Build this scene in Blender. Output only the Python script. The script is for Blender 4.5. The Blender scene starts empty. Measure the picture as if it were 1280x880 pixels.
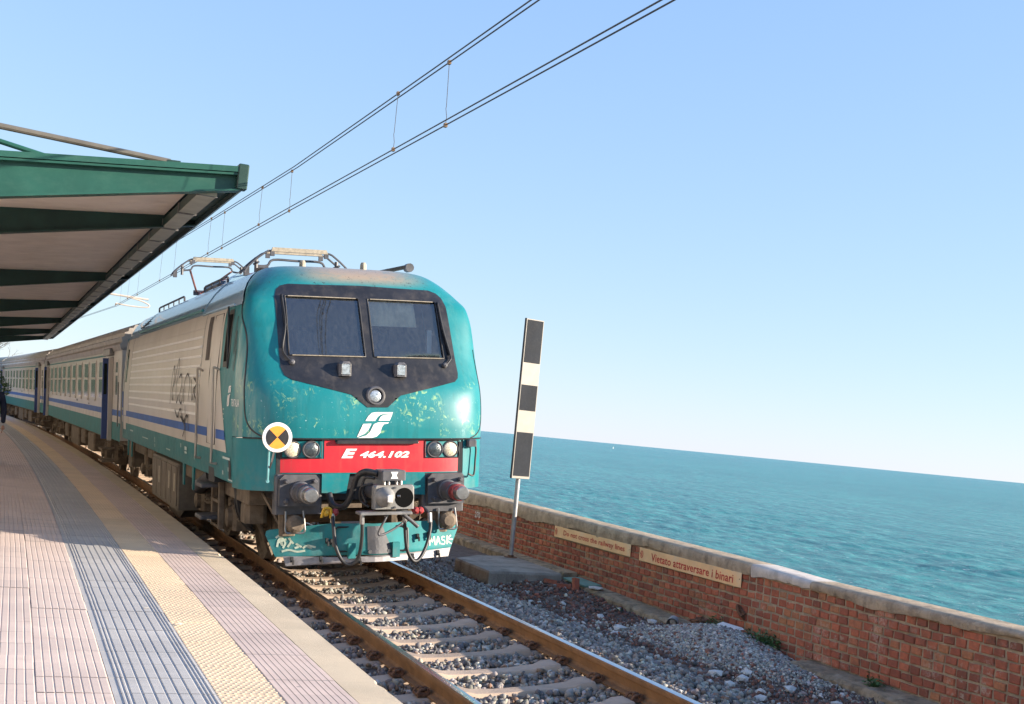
import bpy, bmesh, math, random
import numpy as np
from math import sin, cos, pi, radians, sqrt, atan2
from mathutils import Vector, Matrix, Euler

random.seed(7)
rng = np.random.default_rng(11)
scene = bpy.context.scene
COL = scene.collection

# ------------------------------------------------------------------ camera
CANT = radians(4.944)                       # the track leans towards the platform on this curve
cam_d = bpy.data.cameras.new("camera")
cam = bpy.data.objects.new("camera", cam_d)
COL.objects.link(cam)
cam_d.sensor_fit = 'HORIZONTAL'; cam_d.sensor_width = 36.0
cam_d.lens = 1559.36 / 1280 * 36.0
cam_d.clip_start = 0.1; cam_d.clip_end = 120000
def cam_axes(yaw, pitch, roll):
    fw = Vector((sin(yaw)*cos(pitch), cos(yaw)*cos(pitch), sin(pitch)))
    r0 = Vector((cos(yaw), -sin(yaw), 0)); u0 = r0.cross(fw)
    return cos(roll)*r0+sin(roll)*u0, -sin(roll)*r0+cos(roll)*u0, fw
MC = Matrix.Rotation(-CANT, 3, 'Y')
_r, _u, _f = cam_axes(0.391806, 0.0322774, 0.0163589)
_r, _u, _f = MC@_r, MC@_u, MC@_f
_c = MC @ Vector((-4.0742, -13.3704, 2.2198))
cam.matrix_world = Matrix(((_r.x, _u.x, -_f.x, _c.x), (_r.y, _u.y, -_f.y, _c.y), (_r.z, _u.z, -_f.z, _c.z), (0, 0, 0, 1)))
scene.camera = cam

# ------------------------------------------------------------------ sky, sun, exposure
SUN = Vector((1.0, -0.52, 0.335)).normalized()
ELEV = math.asin(SUN.z)
AZ = atan2(SUN.x, SUN.y)
world = bpy.data.worlds.new("World"); scene.world = world; world.use_nodes = True
wn = world.node_tree; wn.nodes.clear()
wo = wn.nodes.new('ShaderNodeOutputWorld'); wb = wn.nodes.new('ShaderNodeBackground'); ws = wn.nodes.new('ShaderNodeTexSky')
ws.sky_type = 'NISHITA'; ws.sun_disc = False; ws.sun_rotation = AZ
ws.altitude = 10; ws.air_density = 1.0; ws.dust_density = 0.0; ws.ozone_density = 2.0
wb.inputs['Strength'].default_value = 0.10
# thin sea haze over the whole sky: softer contrast and an even pale blue veil everywhere
_t = wn.nodes.new('ShaderNodeVectorMath'); _t.operation = 'MULTIPLY'; _t.inputs[1].default_value = (1.60, 1.61, .53)
_a = wn.nodes.new('ShaderNodeVectorMath'); _a.operation = 'ADD'; _a.inputs[1].default_value = (-.27, .17, 3.02)
_g = wn.nodes.new('ShaderNodeGamma'); _g.inputs[1].default_value = .45
wn.links.new(ws.outputs[0], _g.inputs[0]); wn.links.new(_g.outputs[0], _t.inputs[0]); wn.links.new(_t.outputs[0], _a.inputs[0])
wn.links.new(_a.outputs[0], wb.inputs[0]); wn.links.new(wb.outputs[0], wo.inputs[0])
ws.sun_elevation = ELEV
sd = bpy.data.lights.new("sun", 'SUN'); sd.energy = 5.0; sd.angle = radians(0.53); sd.color = (1.0, 0.87, 0.71)
so = bpy.data.objects.new("sun", sd); COL.objects.link(so)
so.rotation_euler = (-SUN).to_track_quat('-Z', 'Y').to_euler()
so.location = (30, -20, 20)
scene.view_settings.view_transform = 'Standard'; scene.view_settings.look = 'None'
scene.view_settings.exposure = 1.36; scene.view_settings.gamma = 1.0
scene.view_settings.use_curve_mapping = False
scene.cycles.max_bounces = 8; scene.cycles.transparent_max_bounces = 12

# ------------------------------------------------------------------ helpers
def tag(o, label=None, cat=None, group=None, kind=None):
    if label: o["label"] = label
    if cat: o["category"] = cat
    if group: o["group"] = group
    if kind: o["kind"] = kind
    return o

def empty(name, loc=(0, 0, 0), rot=(0, 0, 0), parent=None):
    o = bpy.data.objects.new(name, None); COL.objects.link(o)
    o.empty_display_size = 0.3
    o.location = loc; o.rotation_euler = rot
    if parent: o.parent = parent
    return o

class MB:
    def __init__(s): s.v = []; s.f = []; s.mi = []
    def add(s, vs, fs, mi=0):
        k = len(s.v); s.v += [tuple(p) for p in vs]
        s.f += [tuple(i+k for i in f) for f in fs]; s.mi += [mi]*len(fs); return s
    def box(s, x0, x1, y0, y1, z0, z1, mi=0):
        return s.add([(x0,y0,z0),(x1,y0,z0),(x1,y1,z0),(x0,y1,z0),(x0,y0,z1),(x1,y0,z1),(x1,y1,z1),(x0,y1,z1)],
                     [(0,3,2,1),(4,5,6,7),(0,1,5,4),(1,2,6,5),(2,3,7,6),(3,0,4,7)], mi)
    def obox(s, c, size, rot=(0,0,0), mi=0):
        R = Euler(rot).to_matrix(); c = Vector(c); a, b, d = [q/2 for q in size]
        vs = [c+R@Vector(p) for p in [(-a,-b,-d),(a,-b,-d),(a,b,-d),(-a,b,-d),(-a,-b,d),(a,-b,d),(a,b,d),(-a,b,d)]]
        return s.add(vs, [(0,3,2,1),(4,5,6,7),(0,1,5,4),(1,2,6,5),(2,3,7,6),(3,0,4,7)], mi)
    def cbox(s, x0, x1, y0, y1, z0, z1, c=.02, mi=0):
        """box with chamfered vertical edges and chamfered top"""
        def ring(e, z): return [(x0+e+c,y0+e,z),(x1-e-c,y0+e,z),(x1-e,y0+e+c,z),(x1-e,y1-e-c,z),(x1-e-c,y1-e,z),(x0+e+c,y1-e,z),(x0+e,y1-e-c,z),(x0+e,y0+e+c,z)]
        rs = [ring(0,z0), ring(0,z1-c), ring(c*.7,z1)]
        vs = sum(rs, []); fs = [tuple(range(7,-1,-1)), tuple(range(16,24))]
        for k in range(2):
            for i in range(8): fs.append((k*8+i, k*8+(i+1)%8, k*8+8+(i+1)%8, k*8+8+i))
        return s.add(vs, fs, mi)
    def tube(s, path, r, n=8, caps=True, closed=False, mi=0):
        P = [Vector(p) for p in path]; m = len(P)
        rr = r if isinstance(r, (list, tuple)) else [r]*m
        up = None; rings = []
        for i in range(m):
            if closed: t = (P[(i+1) % m]-P[i-1])
            else: t = (P[min(i+1, m-1)]-P[max(i-1, 0)])
            t.normalize()
            if up is None:
                up = Vector((0,0,1)) if abs(t.z) < .9 else Vector((1,0,0))
            a = (up - t*up.dot(t))
            if a.length < 1e-5: a = t.orthogonal()
            a.normalize(); b = t.cross(a); up = a
            rings.append([P[i]+a*rr[i]*cos(2*pi*k/n)+b*rr[i]*sin(2*pi*k/n) for k in range(n)])
        vs = sum(rings, []); fs = []
        for i in range(m if closed else m-1):
            j = (i+1) % m
            for k in range(n): fs.append((i*n+k, i*n+(k+1)%n, j*n+(k+1)%n, j*n+k))
        if caps and not closed: fs += [tuple(range(n-1,-1,-1)), tuple((m-1)*n+k for k in range(n))]
        return s.add(vs, fs, mi)
    def lathe(s, prof, org, axis, n=20, mi=0, caps=True):
        """prof: (distance along axis, radius)"""
        ax = Vector(axis).normalized(); a = ax.orthogonal().normalized(); b = ax.cross(a); o = Vector(org)
        vs = []; fs = []
        for d, r in prof:
            for k in range(n): vs.append(o+ax*d+(a*cos(2*pi*k/n)+b*sin(2*pi*k/n))*r)
        for i in range(len(prof)-1):
            for k in range(n): fs.append((i*n+k, i*n+(k+1)%n, (i+1)*n+(k+1)%n, (i+1)*n+k))
        if caps: fs += [tuple(range(n-1,-1,-1)), tuple((len(prof)-1)*n+k for k in range(n))]
        return s.add(vs, fs, mi)
    def prism(s, poly, fn, d0, d1, mi=0):
        """poly of (a,b); fn(a,b,d)->xyz"""
        n = len(poly)
        vs = [fn(a,b,d0) for a,b in poly]+[fn(a,b,d1) for a,b in poly]
        fs = [tuple(range(n)), tuple(range(2*n-1, n-1, -1))]+[(i,(i+1)%n,n+(i+1)%n,n+i) for i in range(n)]
        return s.add(vs, fs, mi)
    def patch(s, polys, fn, da=.08, db=.08, mi=0):
        """even-odd filled polygons (a,b) laid on the surface fn(a,b)->xyz"""
        bs = sorted({round(b, 5) for p in polys for _, b in p}); rows = []
        for b0, b1 in zip(bs, bs[1:]):
            k = max(1, int(math.ceil((b1-b0)/db)))
            rows += [(b0+(b1-b0)*i/k, b0+(b1-b0)*(i+1)/k) for i in range(k)]
        def cross(b):
            xs = []
            for p in polys:
                for (a0, c0), (a1, c1) in zip(p, p[1:]+p[:1]):
                    if (c0 <= b < c1) or (c1 <= b < c0): xs.append(((a0, c0), (a1, c1)))
            return sorted(xs, key=lambda e: e[0][0]+(b-e[0][1])*(e[1][0]-e[0][0])/(e[1][1]-e[0][1]))
        at = lambda e, b: e[0][0]+(b-e[0][1])*(e[1][0]-e[0][0])/(e[1][1]-e[0][1])
        for b0, b1 in rows:
            if b1-b0 < 1e-5: continue
            ed = cross((b0+b1)/2)
            for l, r in zip(ed[0::2], ed[1::2]):
                l0, l1, r0, r1 = at(l,b0), at(l,b1), at(r,b0), at(r,b1)
                k = max(1, int(math.ceil(max(r0-l0, r1-l1)/da)))
                vs = []; fs = []
                for i in range(k+1):
                    t = i/k; vs += [fn(l0+(r0-l0)*t, b0), fn(l1+(r1-l1)*t, b1)]
                for i in range(k): fs.append((2*i, 2*i+2, 2*i+3, 2*i+1))
                s.add(vs, fs, mi)
        return s
    def ribbon(s, pts, w, fn, mi=0):
        """stroke of width w on surface fn(a,b)->xyz"""
        n = len(pts); vs = []
        for i, (a, b) in enumerate(pts):
            p, q = pts[max(0,i-1)], pts[min(n-1,i+1)]
            dx, dy = q[0]-p[0], q[1]-p[1]; l = math.hypot(dx, dy) or 1
            vs += [fn(a-dy/l*w/2, b+dx/l*w/2), fn(a+dy/l*w/2, b-dx/l*w/2)]
        return s.add(vs, [(2*i, 2*i+1, 2*i+3, 2*i+2) for i in range(n-1)], mi)
    def mesh(s, name, mats, smooth=False, fix=True):
        me = bpy.data.meshes.new(name); me.from_pydata(s.v, [], s.f)
        for m in (mats if isinstance(mats, (list, tuple)) else [mats]): me.materials.append(m)
        if any(s.mi): me.polygons.foreach_set('material_index', s.mi)
        if fix:
            bm = bmesh.new(); bm.from_mesh(me)
            bmesh.ops.remove_doubles(bm, verts=bm.verts, dist=1e-5)
            bmesh.ops.recalc_face_normals(bm, faces=bm.faces); bm.to_mesh(me); bm.free()
        if smooth:
            me.polygons.foreach_set('use_smooth', [True]*len(me.polygons))
            if smooth is not True: me.set_sharp_from_angle(angle=radians(smooth))
        me.update(); return me
    def build(s, name, mats, parent=None, smooth=False, fix=True, **kw):
        return obj(name, s.mesh(name, mats, smooth, fix), parent, **kw)

def obj(name, me, parent=None, loc=None, rot=None):
    o = bpy.data.objects.new(name, me); COL.objects.link(o)
    if parent: o.parent = parent
    if loc: o.location = loc
    if rot: o.rotation_euler = rot
    return o

def kids(o): return [c for c in bpy.data.objects if c.parent == o]
def copy_tree(o, parent=None, index=None):
    c = o.copy(); COL.objects.link(c); c.parent = parent
    for ch in list(o.children): copy_tree(ch, c)
    return c

def smooth_path(pts, k=6):
    P = [Vector(p) for p in pts]; out = []
    for i in range(len(P)-1):
        p0, p1, p2, p3 = P[max(i-1,0)], P[i], P[i+1], P[min(i+2,len(P)-1)]
        for j in range(k):
            t = j/k
            out.append(.5*((2*p1)+(-p0+p2)*t+(2*p0-5*p1+4*p2-p3)*t*t+(-p0+3*p1-3*p2+p3)*t**3))
    out.append(P[-1]); return out

def text_mesh(body, size=1.0, shear=0.0, offset=0.0, space=1.0, ext=0.0, res=2):
    cu = bpy.data.curves.new("lettering", 'FONT'); cu.body = body; cu.size = size; cu.shear = shear
    cu.offset = offset; cu.space_character = space; cu.extrude = ext; cu.resolution_u = res
    o = bpy.data.objects.new("lettering", cu); COL.objects.link(o)
    dg = bpy.context.evaluated_depsgraph_get(); dg.update()
    me = bpy.data.meshes.new_from_object(o.evaluated_get(dg))
    bpy.data.objects.remove(o); bpy.data.curves.remove(cu)
    return me
def map_text(me, fn, width=None, height=None, cen=(0,0)):
    n = len(me.vertices); co = np.empty(n*3); me.vertices.foreach_get('co', co); co = co.reshape(-1,3)
    lo, hi = co.min(0), co.max(0)
    sx = (width/(hi[0]-lo[0])) if width else 1; sy = (height/(hi[1]-lo[1])) if height else sx
    if not width: sx = sy
    for i, v in enumerate(me.vertices):
        v.co = fn(cen[0]+(co[i,0]-(lo[0]+hi[0])/2)*sx, cen[1]+(co[i,1]-(lo[1]+hi[1])/2)*sy)
    me.update(); return me

# ------------------------------------------------------------------ materials
def node(t, k, **kw):
    n = t.nodes.new(k)
    for a, b in kw.items(): setattr(n, a, b)
    return n
def mixc(t, fac, a, b, mode='MIX'):
    m = node(t, 'ShaderNodeMix', data_type='RGBA', blend_type=mode)
    for sock, v in ((m.inputs[0], fac), (m.inputs[6], a), (m.inputs[7], b)):
        if isinstance(v, bpy.types.NodeSocket): t.links.new(v, sock)
        elif isinstance(v, (int, float)): sock.default_value = v
        else: sock.default_value = (*v, 1) if len(v) == 3 else v
    return m.outputs[2]
def ramp(t, fac, lo, hi):
    m = node(t, 'ShaderNodeMapRange', interpolation_type='SMOOTHSTEP')
    m.inputs[1].default_value = lo; m.inputs[2].default_value = hi
    t.links.new(fac, m.inputs[0]); return m.outputs[0]
def math_(t, op, a, b=None):
    m = node(t, 'ShaderNodeMath', operation=op)
    for i, v in enumerate((a, b)):
        if v is None: continue
        if isinstance(v, bpy.types.NodeSocket): t.links.new(v, m.inputs[i])
        else: m.inputs[i].default_value = v
    return m.outputs[0]
def noise(t, vec, scale, detail=4, rough=.6, dist=0):
    n = node(t, 'ShaderNodeTexNoise'); n.inputs['Scale'].default_value = scale; n.inputs['Detail'].default_value = detail
    n.inputs['Roughness'].default_value = rough; n.inputs['Distortion'].default_value = dist
    t.links.new(vec, n.inputs['Vector']); return n.outputs[0]
def coords(t, scale=(1,1,1), kind='Object'):
    tc = node(t, 'ShaderNodeTexCoord'); mp = node(t, 'ShaderNodeMapping'); mp.inputs['Scale'].default_value = scale
    t.links.new(tc.outputs[kind], mp.inputs[0]); return mp.outputs[0]

def mat(name, col, rough=.5, metal=0, var=.15, vs=3, bump=0, bs=60, dirt=None, streak=None, rnd=0, attr=None, spec=.5, coat=0, emit=None):
    m = bpy.data.materials.new(name); m.use_nodes = True; t = m.node_tree
    b = t.nodes['Principled BSDF']; v = coords(t)
    c = (*col, 1)
    if attr:
        a = node(t, 'ShaderNodeAttribute', attribute_name=attr); c = a.outputs[0]
    n1 = noise(t, v, vs)
    lo = tuple(max(0, q*(1-var)) for q in col); hi = tuple(q*(1+var) for q in col)
    if attr: c = mixc(t, .55, c, mixc(t, n1, (1-var,)*3, (1+var,)*3), 'MULTIPLY')
    else: c = mixc(t, ramp(t, n1, .3, .7), lo, hi)
    if rnd:
        oi = node(t, 'ShaderNodeObjectInfo')
        c = mixc(t, 1.0, c, mixc(t, oi.outputs['Random'], (1-rnd,)*3, (1+rnd,)*3), 'MULTIPLY')
    if dirt:
        dc, amt, sc = dirt
        c = mixc(t, math_(t, 'MULTIPLY', ramp(t, noise(t, v, sc, 6, .7), .45, .75), amt), c, dc)
    if streak:
        dc, amt, scl = streak
        vv = coords(t, scl)
        c = mixc(t, math_(t, 'MULTIPLY', ramp(t, noise(t, vv, 1, 5, .65), .5, .72), amt), c, dc)
    if isinstance(c, tuple): b.inputs['Base Color'].default_value = c
    else: t.links.new(c, b.inputs['Base Color'])
    b.inputs['Metallic'].default_value = metal
    r = math_(t, 'ADD', math_(t, 'MULTIPLY', noise(t, v, vs*4), .2*rough+.02), rough*.9-.02)
    t.links.new(r, b.inputs['Roughness'])
    b.inputs['Specular IOR Level'].default_value = spec
    b.inputs['Coat Weight'].default_value = coat
    if bump:
        bp = node(t, 'ShaderNodeBump'); bp.inputs['Strength'].default_value = min(1, bump); bp.inputs['Distance'].default_value = .01*max(1, bump)
        t.links.new(noise(t, v, bs, 6, .7), bp.inputs['Height']); t.links.new(bp.outputs[0], b.inputs['Normal'])
    if emit:
        b.inputs['Emission Color'].default_value = (*emit[0], 1); b.inputs['Emission Strength'].default_value = emit[1]
    return m

MT = {}
MT['black'] = mat('black_paint', (.016,.016,.019), .42, var=.3, dirt=((.10,.085,.07), .35, 5), streak=((.09,.08,.07), .3, (9,9,1.2)))
MT['rubber'] = mat('rubber', (.018,.018,.02), .5, var=.3, dirt=((.09,.08,.07), .3, 8))
MT['steel'] = mat('grey_steel', (.23,.225,.22), .45, .35, .25, 6, .15, 40, dirt=((.10,.07,.05), .5, 5))
MT['dkgrey'] = mat('dark_grey_paint', (.075,.075,.085), .5, 0, .3, 5, .1, 40, dirt=((.16,.13,.10), .45, 6))
MT['chrome'] = mat('worn_bright_steel', (.30,.29,.285), .38, .9, .2, 12, dirt=((.10,.07,.05), .3, 9))
MT['grimy'] = mat('brake_dust_grime', (.13,.098,.07), .8, 0, .35, 7, .4, 50, dirt=((.22,.17,.12), .5, 5))
MT['red'] = mat('red_paint', (.56,.022,.035), .38, var=.08, vs=2, dirt=((.35,.06,.05), .35, 7), streak=((.42,.07,.06), .45, (14,14,1)))
MT['white'] = mat('white_paint', (.78,.77,.74), .45, var=.06, dirt=((.5,.46,.4), .35, 9))
MT['cream'] = mat('cream_paint', (.60,.555,.49), .36, var=.07, vs=1.5, dirt=((.50,.45,.38), .4, 3), streak=((.68,.64,.58), .5, (1,3,.5)), coat=.1)
MT['blue'] = mat('blue_paint', (.028,.115,.40), .5, var=.12, spec=.25)
MT['roof_sky'] = mat('roof_paint_sky_tint', (.24,.39,.51), .34, 0, .08, 2, dirt=((.22,.30,.36), .35, 3), streak=((.36,.48,.57), .5, (3,1,1)), coat=.6)  # blue of the mirrored sky is put into the roof colour
MT['lens_warm'] = mat('headlamp_glass', (.78,.68,.50), .18, .2, .35, 60, .5, 110, coat=1)
MT['lens_dark'] = mat('tail_lamp_glass', (.05,.06,.065), .18, .1, .3, 30, .4, 120, coat=1)
MT['lens_clear'] = mat('clear_lamp_glass', (.52,.54,.55), .12, .6, .3, 30, .4, 90, coat=1)
MT['orange'] = mat('orange_reflective', (.78,.30,.035), .45, var=.08, vs=20, bump=.1, bs=200)
MT['yellow'] = mat('yellow_paint', (.62,.36,.03), .5)
MT['redrubber'] = mat('red_valve', (.30,.03,.03), .5)
MT['beige'] = mat('curtain_cloth', (.78,.64,.45), .8, var=.2, vs=6)
MT['interior'] = mat('cab_interior_grey', (.16,.18,.19), .7)
MT['mud'] = mat('copper_bar', (.36,.31,.235), .55, .1, .2, 20)
MT['pink_cable'] = mat('red_cable', (.55,.08,.06), .5)

def teal_paint(name, front):
    m = bpy.data.materials.new(name); m.use_nodes = True; t = m.node_tree; b = t.nodes['Principled BSDF']
    v = coords(t)
    c = mixc(t, ramp(t, noise(t, v, 1.3, 3), .3, .7), (.004,.163,.182), (.009,.20,.219))
    # faded, chalky streaks and grime that run down the paint
    c = mixc(t, math_(t,'MULTIPLY', ramp(t, noise(t, coords(t,(7,7,.5)), 1, 5, .65), .5, .75), .35), c, (.09,.25,.235))
    c = mixc(t, math_(t,'MULTIPLY', ramp(t, noise(t, coords(t,(16,16,1.1)), 1, 4, .6), .52, .72), .28), c, (.01,.085,.08))
    sep = node(t, 'ShaderNodeSeparateXYZ'); t.links.new(v, sep.inputs[0])
    if front:
        # leftovers of cleaned-off yellow-green graffiti
        def band(lo, hi, s): return math_(t, 'MULTIPLY', ramp(t, sep.outputs[2], lo, lo+s), math_(t, 'SUBTRACT', 1.0, ramp(t, sep.outputs[2], hi-s, hi)))
        blot = ramp(t, noise(t, v, 3.1, 2, .5), .47, .60)
        fleck = ramp(t, noise(t, coords(t,(15,15,11)), 1, 4, .65, 1.2), .52, .66)
        g = math_(t,'MULTIPLY', math_(t,'MULTIPLY', blot, fleck), band(1.66, 2.36, .08))
        c = mixc(t, math_(t,'MULTIPLY', g, .62), c, (.40,.58,.24))
        w = math_(t,'MULTIPLY', ramp(t, noise(t, coords(t,(40,40,30)), 1, 2), .70, .74), band(1.66, 2.2, .1))
        c = mixc(t, math_(t,'MULTIPLY', w, .6), c, (.45,.62,.62))
        # brown grime settled on the brow above the windscreen
        xb = math_(t,'SUBTRACT', 1.0, ramp(t, math_(t,'ABSOLUTE', math_(t,'SUBTRACT', sep.outputs[0], .05)), .3, 1.0))
        br = math_(t,'MULTIPLY', math_(t,'MULTIPLY', ramp(t, sep.outputs[2], 3.46, 3.62), xb), ramp(t, noise(t, v, 4.5, 5, .6), .15, .5))
        c = mixc(t, br, c, (.35,.265,.18))
        sc = math_(t,'MULTIPLY', ramp(t, noise(t, coords(t,(22,22,9)), 1, 5, .7, 1.5), .60, .66), ramp(t, sep.outputs[2], 3.38, 3.5))
        c = mixc(t, math_(t,'MULTIPLY', sc, .9), c, (.03,.028,.025))
        # paler streaks on the platform-side corner, fading upwards
        ws_ = math_(t,'MULTIPLY', ramp(t, math_(t,'MULTIPLY', sep.outputs[0], -1.0), 1.30, 1.42), ramp(t, noise(t, coords(t,(9,9,1.2)), 1, 4), .42, .62))
        c = mixc(t, math_(t,'MULTIPLY', math_(t,'MULTIPLY', ws_, math_(t,'SUBTRACT', 1.0, ramp(t, sep.outputs[2], 2.3, 3.1))), .5), c, (.30,.36,.30))
    low = math_(t,'SUBTRACT', 1.0, ramp(t, sep.outputs[2], 1.05, 1.6))
    c = mixc(t, math_(t,'MULTIPLY', math_(t,'MULTIPLY', low, ramp(t, noise(t, v, 6, 5), .4, .7)), .35), c, (.16,.17,.14))
    t.links.new(c, b.inputs['Base Color'])
    t.links.new(math_(t,'ADD', math_(t,'MULTIPLY', noise(t, v, 9), .25), .30), b.inputs['Roughness'])
    b.inputs['Coat Weight'].default_value = .2 if front else 0.05; b.inputs['Coat Roughness'].default_value = .07
    b.inputs['Specular IOR Level'].default_value = .35 if front else .3
    return m
MT['teal'] = teal_paint('teal_paint', False)
MT['teal_front'] = teal_paint('teal_paint_cleaned_graffiti', True)
MT['teal_matt'] = mat('dull_teal_paint', (.03,.20,.21), .75, var=.2, vs=3, bump=.2, bs=30, dirt=((.16,.26,.25), .5, 4), streak=((.10,.13,.12), .4, (9,9,3)), spec=.25)
MT['sheen_white'] = mat('aluminium_sheen_white', (.84,.83,.81), .4, 0, .04, 3)  # sheen of the louvre ribs is put into this matt white
MT['shade_black'] = mat('hollow_shade_black', (.004,.004,.004), .9, spec=.1)  # flat black painted for the shade inside hollows

def glass_mat(name, tint, refl=.10):
    m = bpy.data.materials.new(name); m.use_nodes = True; t = m.node_tree; t.nodes.clear()
    o = node(t, 'ShaderNodeOutputMaterial'); mx = node(t, 'ShaderNodeMixShader'); tr = node(t, 'ShaderNodeBsdfTransparent'); gl = node(t, 'ShaderNodeBsdfGlossy')
    tr.inputs[0].default_value = (*tint, 1); gl.inputs['Roughness'].default_value = .03
    fr = node(t, 'ShaderNodeFresnel'); fr.inputs[0].default_value = 1.6
    v = coords(t)
    dust = math_(t,'MULTIPLY', ramp(t, noise(t, coords(t,(30,30,8)), 1, 5), .0, 1.0), .07)
    df = node(t, 'ShaderNodeBsdfDiffuse'); df.inputs[0].default_value = (.45,.47,.48,1)
    t.links.new(math_(t,'ADD', math_(t,'MULTIPLY', fr.outputs[0], .9), refl), mx.inputs[0])
    t.links.new(tr.outputs[0], mx.inputs[1]); t.links.new(gl.outputs[0], mx.inputs[2])
    m2 = node(t, 'ShaderNodeMixShader'); t.links.new(dust, m2.inputs[0]); t.links.new(mx.outputs[0], m2.inputs[1]); t.links.new(df.outputs[0], m2.inputs[2])
    t.links.new(m2.outputs[0], o.inputs[0]); return m
MT['glass'] = glass_mat('windscreen_glass', (.84,.87,.87), .12)
MT['pane'] = mat('dark_window_glass', (.030,.045,.045), .10, 0, .5, 1.3, spec=.12)
# ================================================================== THE SETTING
R_CURVE = 800.0
def cx(y): return -((y-7.5)**2)/(2*R_CURVE)
def head(y): return atan2((y-7.5)/R_CURVE, 1.0)      # heading of the track, turning left ahead
def T(y, u, v):
    """point beside the track: y along, u across (in the canted plane), v above the rail heads"""
    p = MC @ Vector((u, 0, v)); h = head(y)
    return Vector((cx(y)+p.x*cos(h), y+p.x*sin(h), p.z))
ZP = 0.20                                             # platform level
def edge(y): return cx(y)-1.67

# ---------------- sea
SEA_Z = -6.5
def sea():
    xs = list(np.arange(3.9, 150, .75)); ys = list(np.arange(-30, 260, 1.0))
    X, Y = np.meshgrid(np.array(xs), np.array(ys), indexing='ij')
    Zw = np.zeros_like(X)
    for k in range(34):
        lam = rng.uniform(1.8, 5.0); a = rng.normal(2.75, .45); ph = rng.uniform(0, 6.28)
        Zw += .0052*lam**.75*np.sin(2*pi/lam*(X*cos(a)+Y*sin(a))+ph)
    fade = np.minimum(1, np.minimum((150-X)/60, np.minimum((Y+30)/12, (260-Y)/90))).clip(0, 1)
    Zw = SEA_Z + np.where(True, (Zw+.25*np.abs(Zw))*fade, 0)
    nx, ny = X.shape
    V = np.stack([X, Y, Zw], -1).reshape(-1, 3)
    idx = np.arange(nx*ny).reshape(nx, ny)
    Fq = np.stack([idx[:-1,:-1], idx[1:,:-1], idx[1:,1:], idx[:-1,1:]], -1).reshape(-1, 4)
    vs = V.tolist(); fs = Fq.tolist()
    k = len(vs); B = 60000; x1, y0, y1 = xs[-1], ys[0], ys[-1]
    vs += [(3.9,y0,SEA_Z),(x1,y0,SEA_Z),(x1,y1,SEA_Z),(3.9,y1,SEA_Z),(3.9,-B,SEA_Z),(B,-B,SEA_Z),(B,B,SEA_Z),(3.9,B,SEA_Z),(B,y0,SEA_Z),(B,y1,SEA_Z)]
    fs += [(k+4,k+5,k+8,k+1),(k+4,k+1,k,k),(k+1,k+8,k+9,k+2),(k+2,k+9,k+6,k+7),(k+3,k+2,k+7,k+7)]
    fs = [tuple(dict.fromkeys(f)) for f in fs]
    me = bpy.data.meshes.new('sea'); me.from_pydata(vs, [], fs)
    me.polygons.foreach_set('use_smooth', [True]*len(me.polygons))
    m = bpy.data.materials.new('sea_water'); m.use_nodes = True; t = m.node_tree; b = t.nodes['Principled BSDF']
    v = coords(t)
    rotm = node(t,'ShaderNodeMapping'); rotm.inputs['Rotation'].default_value = (0,0,radians(-22)); rotm.inputs['Scale'].default_value = (1.7,.75,1)
    t.links.new(v, rotm.inputs[0]); vr = rotm.outputs[0]
    big = math_(t,'MULTIPLY', math_(t,'ADD', noise(t, vr, .03, 5, .62), noise(t, vr, .004, 3, .5)), .5); mid = noise(t, vr, .55, 5, .6)
    c = mixc(t, ramp(t, big, .38, .62), (.018,.155,.180), (.034,.225,.235))
    c = mixc(t, math_(t,'MULTIPLY', ramp(t, mid, .38, .68), .85), c, (.070,.335,.325))  # paler ripple tone put into the colour in place of wave shading
    cap = math_(t,'MULTIPLY', ramp(t, noise(t, vr, .8, 5, .8), .62, .67), ramp(t, noise(t, vr, .05, 2), .47, .56))
    c = mixc(t, math_(t,'MULTIPLY', cap, .75), c, (.7,.74,.74))
    t.links.new(c, b.inputs['Base Color'])
    b.inputs['Roughness'].default_value = .25; b.inputs['IOR'].default_value = 1.33; b.inputs['Specular IOR Level'].default_value = .18
    bp = node(t,'ShaderNodeBump'); bp.inputs['Strength'].default_value = 1.0; bp.inputs['Distance'].default_value = .9
    h = math_(t,'ADD', math_(t,'ADD', math_(t,'MULTIPLY', noise(t, vr, .07, 3, .6), 4.0), math_(t,'MULTIPLY', noise(t, vr, .5, 4, .7), 1.0)), math_(t,'MULTIPLY', noise(t, vr, 2.6, 5, .7), .45))
    t.links.new(h, bp.inputs['Height']); t.links.new(bp.outputs[0], b.inputs['Normal'])
    me.materials.append(m)
    o = obj('sea', me); tag(o, 'turquoise sea with small waves stretching to the horizon', None, None, 'structure')
sea()

# ---------------- small sail far out
d = Vector((0.461, 0.895, 0)).normalized()*2000
sb = empty('sailing_boat', (d.x-4, d.y-13, SEA_Z)); sb.scale = (.3,.3,.45)
tag(sb, 'tiny pale sailing boat far out on the sea near the horizon', 'boat')
h = MB(); h.prism([(-2.2,.8),(2.4,.9),(3.0,.9),(2.0,0),(-1.9,0)], lambda a,b,dd: (a, dd*(1 if b>.5 else .5), b), -.7, .7).build('hull', MT['white'], sb)
MB().tube([(0.2,0,.8),(0.2,0,8.6)], .07, 6).build('mast', MT['steel'], sb)
MB().prism([(.1,1.5),(-2.4,1.6),(.1,8.3)], lambda a,b,dd: (a, dd+.25*sin((b-1.5)/6.8*pi), b), -.02, .02).build('mainsail', MT['white'], sb)
MB().prism([(.4,1.2),(2.8,1.1),(.35,7.3)], lambda a,b,dd: (a, dd+.2*sin((b-1.1)/6.2*pi), b), -.02, .02).build('jib', MT['white'], sb)

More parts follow.
